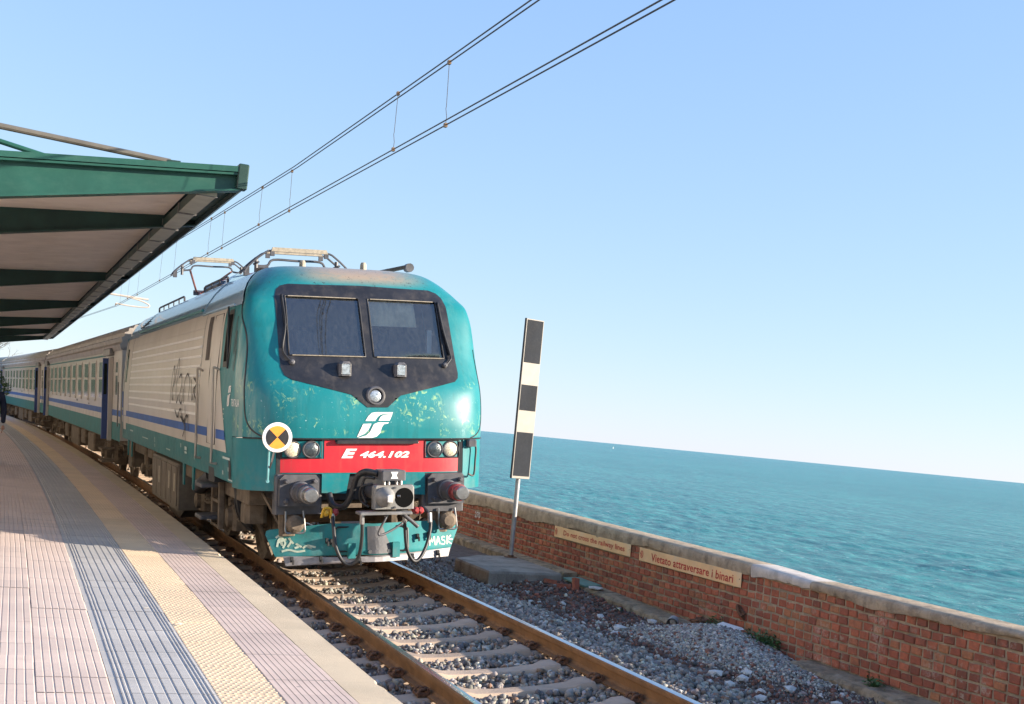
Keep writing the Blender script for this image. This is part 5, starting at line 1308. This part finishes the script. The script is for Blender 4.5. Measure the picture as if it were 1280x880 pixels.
# ================================================================== PLATFORM CANOPY
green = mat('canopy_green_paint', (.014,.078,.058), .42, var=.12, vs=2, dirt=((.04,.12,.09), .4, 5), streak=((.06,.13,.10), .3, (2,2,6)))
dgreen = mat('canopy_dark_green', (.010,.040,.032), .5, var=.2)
soff = mat('soffit_sheet', (.78,.68,.59), .7, var=.06, vs=1.5, dirt=((.58,.48,.40), .5, 2))
olive = mat('cable_tray_sheet', (.42,.41,.34), .5, .1, .1, 4)
canopy = empty('platform_canopy', (-7.5, 1.05, ZP)); tag(canopy, 'green steel platform canopy with beige soffit reaching towards the track', 'canopy')
def cl(x, y, z): return (x+7.5, y-1.05, z-ZP)
XE = -1.93
ztop = lambda x: 4.59+(x+1.946)*.1034
zbot = lambda x: 4.345+(x+1.9)*.192
def ribeam(y, wf, m, nm, top=True):
    b = MB()
    X = [XE, -7.35]
    b.add([cl(XE,y-.006,zbot(XE)), cl(XE,y-.006,ztop(XE)-.05), cl(-7.35,y-.006,ztop(-7.35)-.05), cl(-7.35,y-.006,zbot(-7.35)),
           cl(XE,y+.006,zbot(XE)), cl(XE,y+.006,ztop(XE)-.05), cl(-7.35,y+.006,ztop(-7.35)-.05), cl(-7.35,y+.006,zbot(-7.35))], [(0,1,2,3),(7,6,5,4),(0,4,5,1),(3,2,6,7)])
    w = b.build(nm, m, canopy)
    for za, th, w2, nn in ((zbot, .02, wf, 'bottom_flange'), (lambda x: ztop(x)-.075, .025, wf, 'top_flange')):
        f = MB(); vs = []
        for x in X:
            z = za(x); vs += [cl(x,y-w2/2,z-th/2), cl(x,y+w2/2,z-th/2), cl(x,y+w2/2,z+th/2), cl(x,y-w2/2,z+th/2)]
        f.add(vs, [(0,1,2,3),(7,6,5,4),(0,4,5,1),(1,5,6,2),(2,6,7,3),(3,7,4,0)]); f.build(nn, m, w)
    return w
eb_ = ribeam(1.05, .20, green, 'end_beam')
f = MB(); vs = []
for x in (XE+.02,-7.35):
    z = ztop(x); vs += [cl(x,.93,z-.055), cl(x,.96,z-.055), cl(x,.96,z+.01), cl(x,.93,z+.01)]
f.add(vs, [(0,1,2,3),(7,6,5,4),(0,4,5,1),(1,5,6,2),(2,6,7,3),(3,7,4,0)]); f.build('roof_edge_angle', green, canopy)
BY = [4.5, 14.2, 24.0, 33.8, 43.6, 52.0]
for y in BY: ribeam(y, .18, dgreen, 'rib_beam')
# soffit sheets, laid bay by bay
y = 1.12
while y < 52:
    b = MB(); x0, x1 = -2.36, -7.3
    y2 = min(y+1.13, 52)
    b.add([cl(x0,y,ztop(x0)-.125), cl(x1,y,ztop(x1)-.125), cl(x1,y2,ztop(x1)-.125), cl(x0,y2,ztop(x0)-.125), cl(x0,y,ztop(x0)-.10), cl(x1,y,ztop(x1)-.10), cl(x1,y2,ztop(x1)-.10), cl(x0,y2,ztop(x0)-.10)],
          [(0,1,2,3),(7,6,5,4),(0,4,5,1),(1,5,6,2),(2,6,7,3),(3,7,4,0)])
    b.build('soffit_sheet', soff, canopy); y = y2+.012
b = MB(); vs = []
for x in (XE-.02,-7.35): vs += [cl(x,.98,ztop(x)-.045), cl(x,52,ztop(x)-.045), cl(x,52,ztop(x)-.02), cl(x,.98,ztop(x)-.02)]
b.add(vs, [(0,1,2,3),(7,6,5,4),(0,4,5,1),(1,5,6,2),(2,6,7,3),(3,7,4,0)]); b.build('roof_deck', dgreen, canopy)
# edge channel towards the track
b = MB(); b.add([cl(XE,1.0,4.325),cl(XE,52,4.325),cl(XE,52,4.60),cl(XE,1.0,4.60),cl(XE+.04,1.0,4.345),cl(XE+.04,52,4.345),cl(XE+.04,52,4.60),cl(XE+.04,1.0,4.60)], [(0,1,2,3),(7,6,5,4),(0,4,5,1),(2,6,7,3),(0,3,7,4),(1,5,6,2)])
b.build('edge_channel', mat('edge_channel_grey_green', (.06,.085,.085), .45, .1), canopy)
b = MB(); b.cbox(7.5+XE-.05, 7.5+XE+.07, -.13, .06, 4.345-ZP, 4.63-ZP, .012); b.build('end_bracket', dgreen, canopy)
b = MB(); b.box(7.5-2.12, 7.5+XE, 0, 51, 4.40-ZP, 4.415-ZP); b.build('edge_gap_shade', dgreen, canopy)  # dark sheet stands for the shaded gap between tray and channel
# cable tray boxes between the beams
yb0 = [1.05]+BY
for ya, yb_ in zip(yb0, yb0[1:]):
    k = max(2, int(round((yb_-ya)/1.75))); L = (yb_-ya-.1)/k
    for i in range(k):
        y0 = ya+(.06 if ya > 2 else .14)+i*L
        t = MB(); t.box(7.5-2.36, 7.5-2.15, y0-1.05, y0+L-.035-1.05, 4.25-ZP, 4.37-ZP); o = t.build('tray_box', olive, canopy)
        s_ = MB(); s_.box(7.5-2.364, 7.5-2.3605, y0-1.05, y0+L-.035-1.05, 4.26-ZP, 4.37-ZP); s_.build('tray_side', dgreen, o)
        for yy in (y0, y0+L-.055):
            e = MB(); e.box(7.5-2.372, 7.5-2.14, yy-1.05, yy+.02-1.05, 4.238-ZP, 4.248-ZP); e.box(7.5-2.376, 7.5-2.366, yy-1.05, yy+.02-1.05, 4.238-ZP, 4.37-ZP); e.build('tray_clip', MT['steel'], o)
# tie rods above and columns (mostly out of the picture)
brz = mat('tie_rod_grey', (.15,.135,.11), .5, .2)
b = MB(); b.tube([cl(-2.72,1.10,4.545),cl(-7.5,1.10,4.76)], .035, 10); b.build('tie_rod', brz, canopy); MB().obox(cl(-2.68,1.10,4.54),(.14,.08,.05),(0,-.04,0)).build('tie_rod_shoe', dgreen, canopy)
b = MB(); b.tube([cl(-3.98,1.15,4.38),cl(-7.5,1.15,4.98)], .03, 10); b.build('tie_strut', green, canopy)
for y in [1.05]+BY:
    b = MB(); b.cbox(-.15,.15,y-1.2,y-.9,0,5.0-ZP,.02); b.build('column', green, canopy)

# ================================================================== OVERHEAD LINE
wire_m = mat('copper_wire_dark', (.045,.05,.06), .5, .3)
drop_m = mat('dropper_wire', (.12,.11,.10), .5, .3)
clampm = mat('bronze_clamp', (.22,.14,.08), .5, .4)
def wx(y):   # the wire is kept over the curving track by the mast arms
    return float(np.interp(y, [-60,-20,-6,5,31,66,110], [-.9,-.30,-.355,-.50,-.80,-2.9,-7.5]))
YW = [-60,-20,-6,-1.3,2,5,12,20,31,45,66,110]
msag = lambda y: float(np.interp(y, [-60,-20,-4,6,31,66,110],[6.2,5.72,5.56,5.50,5.95,5.95,5.95]))
cgrp = 'overhead line wires'
for dx, nm in ((-.035,'nearer the platform'),(.035,'nearer the sea')):
    o = MB().tube([(wx(y)+dx, y, 4.885) for y in YW], .0075, 6).build('contact_wire', wire_m); tag(o, 'lower contact wire of the overhead line, strand '+nm, 'wire', cgrp)
    o = MB().tube([(wx(y)+dx*.8, y, msag(y)) for y in YW], .0075, 6).build('messenger_wire', wire_m); tag(o, 'upper messenger wire of the overhead line, strand '+nm, 'wire', cgrp)
drops = [(-1.55,1),(-.05,-1),(5.3,1),(7.2,-1),(11.0,1),(12.2,-1),(17.5,1),(19.5,-1),(25,1),(27,-1),(30,1)]
lab = {0:'thin dropper wire nearest the camera, joining the paired overhead wires', 1:'second thin dropper wire, just behind the nearest one on the overhead line'}
for i, (y, s) in enumerate(drops):
    zt = msag(y); zb = 4.885; x = wx(y)+.035*s; xt = wx(y)+.028*s
    D = empty('dropper', (x, y, zb)); 
    if i < 2: tag(D, lab[i], 'dropper', 'droppers of the overhead line')
    else: tag(D, ('third','fourth','fifth','sixth','seventh','eighth','ninth','tenth','hindmost')[i-2]+' thin dropper wire of the overhead line, counted back from the camera', 'dropper', 'droppers of the overhead line')
    b = MB(); b.tube([(0,0,.0),(.006,.01,.09),(-.004,.03,.18),(0,.03,.20),(xt-x,.06,zt-zb)], .0035, 5); b.build('dropper_wire', drop_m, D)
    MB().obox((0,0,0),(.03,.05,.04)).build('lower_clamp', clampm, D); MB().obox((xt-x,.06,zt-zb),(.03,.05,.04)).build('upper_clamp', clampm, D)
arm_m = mat('white_cantilever_tube', (.55,.47,.40), .5)
galv2 = bpy.data.materials['galvanised_pipe']
for (y, x0, lbl) in ((31.0, -5.7, 'lattice overhead line mast with cantilever arm beyond the canopy edge'), (66.0, -8.2, 'distant overhead line mast standing farther along the platform')):
    Mst = empty('line_mast', (x0, y, -.4)); tag(Mst, lbl, 'mast', 'overhead line masts')
    xw_ = wx(y)-x0; zf = .4
    MB().tube([(0,0,0),(0,0,7.4)], [.14,.10], 12).build('mast_tube', galv2, Mst, smooth=40)
    MB().tube([(0,0,6.3+zf),(xw_,0,5.95+zf)], .025, 8).build('top_tie', arm_m, Mst)
    MB().tube([(0,0,5.42+zf),(xw_+1.05,0,5.24+zf)], .035, 8).build('cantilever_tube', arm_m, Mst)
    MB().tube([(0,0,5.2+zf),(xw_-.3,0,5.9+zf)], .035, 8).build('diagonal_tube', arm_m, Mst)
    MB().tube(smooth_path([(xw_+.1,0,5.28+zf),(xw_+.75,0,5.18+zf),(xw_+1.08,0,5.06+zf),(xw_+1.02,0,4.97+zf),(xw_+.5,0,4.95+zf),(xw_+.0,0,4.98+zf)],5), .025, 8).build('registration_arm', arm_m, Mst)
    MB().tube([(xw_,0,4.98+zf),(xw_,0,4.90+zf)], .02, 6).build('steady_clamp', clampm, Mst)
    MB().lathe([(0,.05),(.05,.09),(.1,.05),(.15,.09),(.2,.05)], (.15,0,5.42+zf), (1,0,0), 12).build('insulator', MT['white'], Mst)
# ================================================================== PEOPLE
navy = mat('navy_jacket', (.012,.018,.045), .85, var=.2, vs=8, bump=.3, bs=30)
trou = mat('dark_trousers', (.014,.014,.016), .9, bump=.3, bs=30)
skin = mat('skin', (.42,.23,.16), .55, var=.08, vs=20)
hairm = mat('dark_hair', (.02,.014,.010), .7, bump=.5, bs=120)
def skin_body(name, joints, edges, mats, parent, sub=2, root=0):
    me = bpy.data.meshes.new(name); me.from_pydata([j[0] for j in joints], edges, [])
    o = obj(name, me, None); o.modifiers.new('skin', 'SKIN'); 
    lay = me.skin_vertices[0].data if me.skin_vertices else None
    if lay is None:
        bm = bmesh.new(); bm.from_mesh(me); bm.verts.layers.skin.verify(); bm.to_mesh(me); bm.free(); lay = me.skin_vertices[0].data
    for i, j in enumerate(joints):
        r = j[1]; lay[i].radius = r if isinstance(r, tuple) else (r, r); lay[i].use_root = (i == root)
    o.modifiers['skin'].use_smooth_shade = True
    s = o.modifiers.new('sub','SUBSURF'); s.levels = sub; s.render_levels = sub
    dg = bpy.context.evaluated_depsgraph_get(); dg.update()
    nm = bpy.data.meshes.new_from_object(o.evaluated_get(dg)); bpy.data.objects.remove(o)
    nm.name = name
    nm.materials.clear()
    for m in (mats if isinstance(mats, list) else [mats]): nm.materials.append(m)
    nm.polygons.foreach_set('use_smooth', [True]*len(nm.polygons))
    return obj(name, nm, parent)
def hand(parent, wrist, down, out, m, s=1):
    """palm and five separate slightly curled fingers hanging from the wrist"""
    w = Vector(wrist); d = Vector(down).normalized(); o = Vector(out).normalized(); f = d.cross(o)
    J = [(tuple(w), (.024,.018)), (tuple(w+d*.045), (.036,.016)), (tuple(w+d*.085), (.038,.015))]; E = [(0,1),(1,2)]
    for k, (off, ln) in enumerate(((-.028,.070),(-.010,.080),(.010,.075),(.027,.060))):
        a = w+d*.088+f*off; i = len(J)
        J += [(tuple(a), .010), (tuple(a+d*ln*.5-o*.006), .009), (tuple(a+d*ln*.95-o*.022), .0075)]
        E += [(2,i),(i,i+1),(i+1,i+2)]
    i = len(J); a = w+d*.035-f*.034
    J += [(tuple(a), .012), (tuple(a+d*.03-f*.018-o*.008), .010), (tuple(a+d*.06-f*.02-o*.018), .009)]; E += [(1,i),(i,i+1),(i+1,i+2)]
    return skin_body('hand', J, E, m, parent, 1)
def head_mesh(parent, c, r, facing, m):
    """head with brow, nose, mouth, chin and ears; facing = unit xy direction"""
    bm = bmesh.new(); bmesh.ops.create_uvsphere(bm, u_segments=28, v_segments=20, radius=1)
    fx, fy = facing
    for v in bm.verts:
        x, y, z = v.co    # local: +y forward
        nx = x*.76; ny = y*.93; nz = z*1.18
        if z < -.2: nx *= 1-.30*(-z-.2); ny *= 1-.12*(-z-.2)
        if y > .5:
            ny += .16*math.exp(-(x/.16)**2-((z+.08)/.20)**2)           # nose
            ny -= .07*math.exp(-((abs(x)-.34)/.14)**2-((z-.12)/.10)**2) # eye sockets
            ny += .05*math.exp(-(x/.30)**2-((z+.42)/.07)**2)           # lips
            ny += .06*math.exp(-(x/.28)**2-((z+.78)/.16)**2)           # chin
        if abs(x) > .8: nx += math.copysign(.09*math.exp(-((y+.02)/.18)**2-(z/.24)**2), x)  # ears
        v.co = (nx*r, ny*r, nz*r)
    me = bpy.data.meshes.new('head'); bm.to_mesh(me); bm.free(); me.materials.append(m); me.polygons.foreach_set('use_smooth', [True]*len(me.polygons))
    return obj('head', me, parent, c, (0,0,atan2(-fx, fy)))
def hair_mesh(parent, c, r, facing, m, front=.15):
    bm = bmesh.new(); bmesh.ops.create_uvsphere(bm, u_segments=28, v_segments=20, radius=1)
    for v in bm.verts:
        x, y, z = v.co; k = 1.08+.03*sin(9*x+5*y)*cos(7*z)
        v.co = (x*.80*r*k, y*.95*r*k-.02*r, z*1.20*r*k)
    dl = [v for v in bm.verts if (v.co.z < r*(.35 if v.co.y > -.1*r else -.55)) ]
    bmesh.ops.delete(bm, geom=dl, context='VERTS')
    me = bpy.data.meshes.new('hair'); bm.to_mesh(me); bm.free(); me.materials.append(m); me.polygons.foreach_set('use_smooth', [True]*len(me.polygons))
    return obj('hair', me, parent, c, (0,0,atan2(-facing[0], facing[1])))
per = empty('person', (-4.30, 12.0, ZP)); tag(per, 'person in a long navy jacket standing on the platform at the left edge', 'person')
J = [((0,0,.98),(.15,.12)),((0,0,1.15),(.155,.125)),((0,0,1.36),(.165,.13)),((0,.0,1.50),(.10,.09)),((0,.01,1.58),(.06,.06)),
     ((-.18,0,1.47),(.075,.075)),((-.245,.0,1.20),(.058,.058)),((-.255,-.03,.93),(.044,.044)),
     ((.18,0,1.47),(.075,.075)),((.245,.0,1.20),(.058,.058)),((.262,-.03,.93),(.044,.044)),
     ((-.09,0,.92),(.11,.11)),((-.10,0,.80),(.12,.12)),((.09,0,.92),(.11,.11)),((.10,0,.80),(.12,.12))]
skin_body('jacket', J, [(0,1),(1,2),(2,3),(3,4),(2,5),(5,6),(6,7),(2,8),(8,9),(9,10),(0,11),(11,12),(0,13),(13,14)], navy, per)
J = [((0,0,.94),(.13,.11)),((-.09,0,.86),(.09,.09)),((-.10,.01,.48),(.062,.062)),((-.10,0,.10),(.045,.045)),((.09,0,.86),(.09,.09)),((.11,.03,.48),(.062,.062)),((.11,0,.10),(.045,.045)),
     ((-.10,-.02,.05),(.05,.045)),((-.11,-.17,.04),(.04,.032)),((.11,-.02,.05),(.05,.045)),((.12,-.17,.04),(.04,.032))]
skin_body('trousers', J, [(0,1),(1,2),(2,3),(0,4),(4,5),(5,6),(3,7),(7,8),(6,9),(9,10)], trou, per)
hand(per, (.264,-.035,.905), (0,-.1,-1), (1,0,0), skin); hand(per, (-.257,-.035,.905), (0,-.1,-1), (-1,0,0), skin)
MB().lathe([(0,.058),(.13,.054)], (0,.01,1.53), (0,0,1), 14).build('neck', skin, per, smooth=True)
head_mesh(per, (0,-.005,1.72), .118, (0,-1), skin); hair_mesh(per, (0,-.005,1.725), .118, (0,-1), hairm)
# driver behind the right-hand windscreen
drv = empty('person', tuple(MC @ Vector((.32, 1.86, 2.30))), (0,-CANT,0)); tag(drv, 'train driver in dark uniform sitting behind the right windscreen', 'person')
J = [((0,.10,.02),(.15,.13)),((0,.08,.18),(.15,.12)),((0,.06,.34),(.15,.11)),((0,.05,.44),(.07,.07)),((-.18,.05,.38),(.065,.065)),((-.24,-.02,.18),(.05,.05)),((-.18,-.28,.20),(.04,.04)),((.18,.05,.38),(.065,.065)),((.24,-.02,.18),(.05,.05)),((.18,-.28,.20),(.04,.04))]
skin_body('uniform', J, [(0,1),(1,2),(2,3),(2,4),(4,5),(5,6),(2,7),(7,8),(8,9)], navy, drv)
hand(drv, (-.17,-.30,.205), (0,-1,-.1), (0,0,1), skin); hand(drv, (.17,-.30,.205), (0,-1,-.1), (0,0,1), skin)
MB().lathe([(0,.055),(.10,.05)], (0,.05,.44), (0,-.1,1), 14).build('neck', skin, drv, smooth=True)
head_mesh(drv, (0,.03,.60), .112, (0,-1), skin); hair_mesh(drv, (0,.03,.605), .112, (0,-1), hairm)

# ================================================================== PLANTS
leaf_m = mat('leaf_green', (.055,.115,.03), .55, var=.35, vs=12, rnd=.1)
bark_m = mat('bark', (.10,.075,.055), .9, bump=.6, bs=40)
def leaves(name, pts, size, parent, m):
    b = MB()
    for p in pts:
        s = size*random.uniform(.6,1.3); R = Euler((random.uniform(-.9,.9), random.uniform(-.9,.9), random.uniform(0,6.28))).to_matrix(); c = Vector(p)
        q = [Vector((0,-s,0)), Vector((s*.35,-s*.2,s*.12)), Vector((0,s,0)), Vector((-s*.35,-s*.2,s*.12))]
        b.add([c+R@v for v in q], [(0,1,2),(0,2,3)])
    return b.build(name, m, parent, fix=False)
pot = empty('potted_shrub', (-4.36, 14.6, ZP)); tag(pot, 'leafy green shrub in a planter behind the person on the platform', 'plant')
MB().lathe([(0,.22),(.05,.24),(.42,.30),(.45,.32),(.48,.32),(.48,.27),(.42,.26)], (0,0,0), (0,0,1), 20).build('planter', mat('terracotta', (.30,.13,.08), .8), pot, smooth=35)
MB().tube([(0,0,.4),(.02,.01,1.0),(0,.02,1.6)], [.03,.022,.012], 8).build('trunk', bark_m, pot)
pts = []
while len(pts) < 1500:
    p = rng.normal(size=3); p /= np.linalg.norm(p); p *= rng.uniform(.45,1)**.6
    x, y, z = p[0]*.37*(1+.2*sin(7*p[2])), p[1]*.37, 1.45+p[2]*.62
    pts.append((x,y,z))
leaves('crown', pts, .045, pot, leaf_m)
def weed(x, y, n, r, h, label):
    w = empty('weed', (x, y, max(gz(x,y), -.09)-.005)); tag(w, label, 'plant', 'weeds at the foot of the wall')
    pts = [(rng.normal(0,r), rng.normal(0,r*1.4), abs(rng.normal(0,h))) for _ in range(n)]
    leaves('foliage', pts, .03, w, leaf_m)
    b = MB(); [b.tube([(0,0,0),(p[0]*.6,p[1]*.6,p[2]*.7),(p[0],p[1],p[2])], .002, 4) for p in pts[::5]]; b.build('stems', leaf_m, w)
weed(3.30, -1.52, 260, .05, .06, 'bright green weed tuft at the wall foot beside the gravel heap')
weed(3.30, -2.45, 420, .07, .055, 'low dark green weed patch under the recessed brick panel')
weed(3.27, -4.25, 120, .04, .05, 'small green weed on the ledge near the lower right corner')
# bare tree far behind the coaches
tree = empty('bare_tree', (-6.1, 92, -.4)); tag(tree, 'bare winter tree far off behind the coaches at the left edge', 'tree')
tb = MB(); tw = MB()
def branch(p, d, L, r, dep):
    q = p+d*L; (tb if dep < 2 else tw).tube([p, p+d*L*.5+Vector((random.uniform(-.05,.05)*L,)*3), q], [r, r*.8, r*.6], 5, caps=False)
    if dep >= 6: return
    for k in range(3 if dep < 3 else 2):
        a = (d+Vector((random.gauss(0,.42),random.gauss(0,.42),random.gauss(.05,.25)))).normalized()
        branch(q, a, L*random.uniform(.62,.82), r*.58, dep+1)
branch(Vector((0,0,0)), Vector((0,0,1)), 2.2, .16, 0)
tb.build('trunk', bark_m, tree, fix=False); tw.build('crown', bark_m, tree, fix=False)

# ================================================================== LOOSE THINGS BY THE WALL
gp = mat('faded_green_board', (.13,.24,.20), .7, dirt=((.3,.28,.22), .4, 6))
b = MB(); b.cbox(-.13,.13,-.30,.30,0,.025,.006); o = b.build('painted_board', gp, None, loc=(3.24,1.72,-.028), rot=(radians(2),radians(-3),radians(4))); tag(o, 'faded green painted board lying on the ledge', 'board')
def loose_brick(x, y, rot, label, z=None):
    vs, fs = brick_geo(.24,.062,.007); b = MB(); b.box(-.045,.045,-.085,.085,-.026,.026)
    for i, p in enumerate(b.v): b.v[i] = tuple(q+random.uniform(-.007,.007) for q in p)
    o = b.build('loose_brick', BRK, None, loc=(x,y,(gz(x,y)+.03) if z is None else z), rot=rot); tag(o, label, 'brick', 'loose bricks by the slab')
loose_brick(2.82,1.82,(.1,.05,1.3),'flat loose red brick lying against the concrete slab')
loose_brick(2.88,1.52,(.05,.1,1.2),'loose red brick lying in front of the slab, nearest the rail')
loose_brick(3.02,1.45,(1.25,.15,.2),'loose red brick standing on end between slab and ledge', gz(3.02,1.45)+.06)
b = MB(); b.lathe([(0,.03),(.01,.034),(.13,.034),(.17,.022),(.195,.013),(.21,.013)], (0,0,0), (0,1,0), 16); bot = b.build('plastic_bottle', glass_mat('clear_plastic', (.82,.88,.86), .12), None, smooth=35, loc=(2.93,-.02,gz(2.93,-.02)+.045), rot=(0,0,radians(-15))); tag(bot, 'clear plastic bottle lying in the rubble by the ledge', 'bottle')
MB().lathe([(.205,.015),(.225,.015)], (0,0,0), (0,1,0), 12).build('cap', mat('green_cap', (.05,.25,.16), .4), bot)
b = MB(); v = ICO_V*np.array([.06,.085,.035])*(1+rng.uniform(-.12,.12,(12,1))); b.add(v.tolist(), ICO_F.tolist()); o = b.build('pale_cobble', MT['pale_stone'], None, loc=(2.97,-.72,gz(2.97,-.72)+.03)); tag(o, 'single smooth pale stone beside the ledge, past the bottle', 'stone')
b = MB(); b.lathe([(0,.062),(.16,.062),(.16,.045),(.0,.045)], (0,0,0), (.75,1,.1), 18, caps=False); o = b.build('pipe_stub', mat('grey_clay_pipe', (.34,.31,.28), .8, bump=.4, bs=40), None, smooth=35, loc=(2.93,-1.22,gz(2.93,-1.22)+.045)); tag(o, 'short grey pipe stub on the rubble before the gravel heap', 'pipe')
b = MB()
for k in range(7):
    p = [(random.uniform(-.10,.10), random.uniform(-.14,.14), random.uniform(0,.09)) for _ in range(5)]; b.tube(smooth_path(p,5), .014, 6)
b.add((ICO_V*np.array([.10,.13,.05])+np.array([0,0,.03])).tolist(), ICO_F.tolist())
o = b.build('rusty_scrap', rust, None, loc=(3.26,-1.28,-.07)); tag(o, 'tangled rusty brown scrap lying on the end of the ledge', 'scrap')
b = MB(); b.box(-.06,.06,-.14,.14,0,.02)
for i, p in enumerate(b.v): b.v[i] = (p[0]+random.uniform(-.02,.02), p[1]+random.uniform(-.02,.02), p[2]+random.uniform(-.004,.004))
o = b.build('tile_fragment', MT['white'], None, loc=(3.18,-1.98,gz(3.18,-1.98)+.03), rot=(.05,-.15,.2)); tag(o, 'flat white tile fragment at the wall foot between the two weeds', 'tile fragment')
b = MB(); v = ICO_V*np.array([.10,.13,.022])*(1+rng.uniform(-.15,.15,(12,1))); b.add(v.tolist(), ICO_F.tolist()); o = b.build('flat_stone', MT['pale_stone'], None, loc=(3.2,1.22,-.02)); tag(o, 'flat pale stone on the ledge next to the green board', 'stone')
# leaf scraps and litter on the tiles
lit = mat('paper_scrap', (.62,.55,.45), .8)
for i, (x, y, lb) in enumerate(((-2.95,-3.05,'small white paper scrap on the grey guidance tiles, farther one'),(-2.78,-3.75,'tiny beige paper scrap on the grey guidance tiles, nearer one'),(-4.05,-4.2,'small yellowish leaf on the pink tiles'))):
    b = MB(); b.add([(-.02,-.012,0),(.018,-.016,.004),(.022,.012,.010),(-.012,.018,.003)], [(0,1,2,3)]); o = b.build('paper_scrap', lit, None, loc=(x,y,ZP+.006), rot=(0,0,i*1.1)); tag(o, lb, 'litter')
bpy.context.view_layer.update()

# ================================================================== unseen wooded slope, added so the coach windows mirror dark green
hb = MB(); hy = list(np.arange(70, 520, 9.0)); hx = [-15,-16.5,-19,-24,-34,-50,-80,-130]; hz_ = [-.4,5,9,13,18,24,30,34]
for y_ in hy:
    hb.v += [(x+random.uniform(-.8,.8), y_, z*(1+.12*sin(y_*.05+x))+random.uniform(-.8,.8)*(1 if z > 0 else 0)) for x, z in zip(hx, hz_)]
n_ = len(hx)
for j in range(len(hy)-1):
    for i in range(n_-1): hb.f.append((j*n_+i, j*n_+i+1, (j+1)*n_+i+1, (j+1)*n_+i)); hb.mi.append(0)
tag(hb.build('unseen_hillside', mat('woodland_green', (.014,.026,.012), .9, var=.5, vs=.5, bump=1, bs=1.5), smooth=True), 'unseen green wooded slope inland, added for the coach windows to mirror', kind='structure')
# ================================================================== STATION BUILDING behind the platform (out of the picture, mirrored in the coach sides)
stn = empty('station_building', (-15.0, 20, ZP)); tag(stn, 'two storey cream station building along the back of the platform', 'building')
stucco = mat('cream_stucco', (.62,.56,.48), .9, var=.1, vs=.7, bump=.3, bs=12, dirt=((.48,.42,.35), .4, .8))
MB().box(-9, 0, -34, 44, -.1, 8.2).build('wall', stucco, stn)
MB().prism([(-9.7,8.2),(.7,8.2),(-4.5,10.4)], lambda a,c,d: (a,d,c), -34.6, 44.6).build('roof', mat('terracotta_roof', (.28,.11,.06), .9, bump=.5, bs=8), stn)
MB().box(.002, .25, -34, 44, 4.1, 4.35).build('string_course', MT['pale_stone'], stn)
for k in range(19):
    y = -32+k*4.1
    for z0, z1 in ((.1,2.9),(5.0,7.0)):
        f = MB().box(.002, .10, y-.85, y+.85, z0, z1+.15).build('window' if z0 > 1 else 'door', MT['pale_stone'], stn)
        MB().box(.102, .13, y-.62, y+.62, z0+.12, z1-.05).build('pane', MT['pane'], f)
bpy.context.view_layer.update()
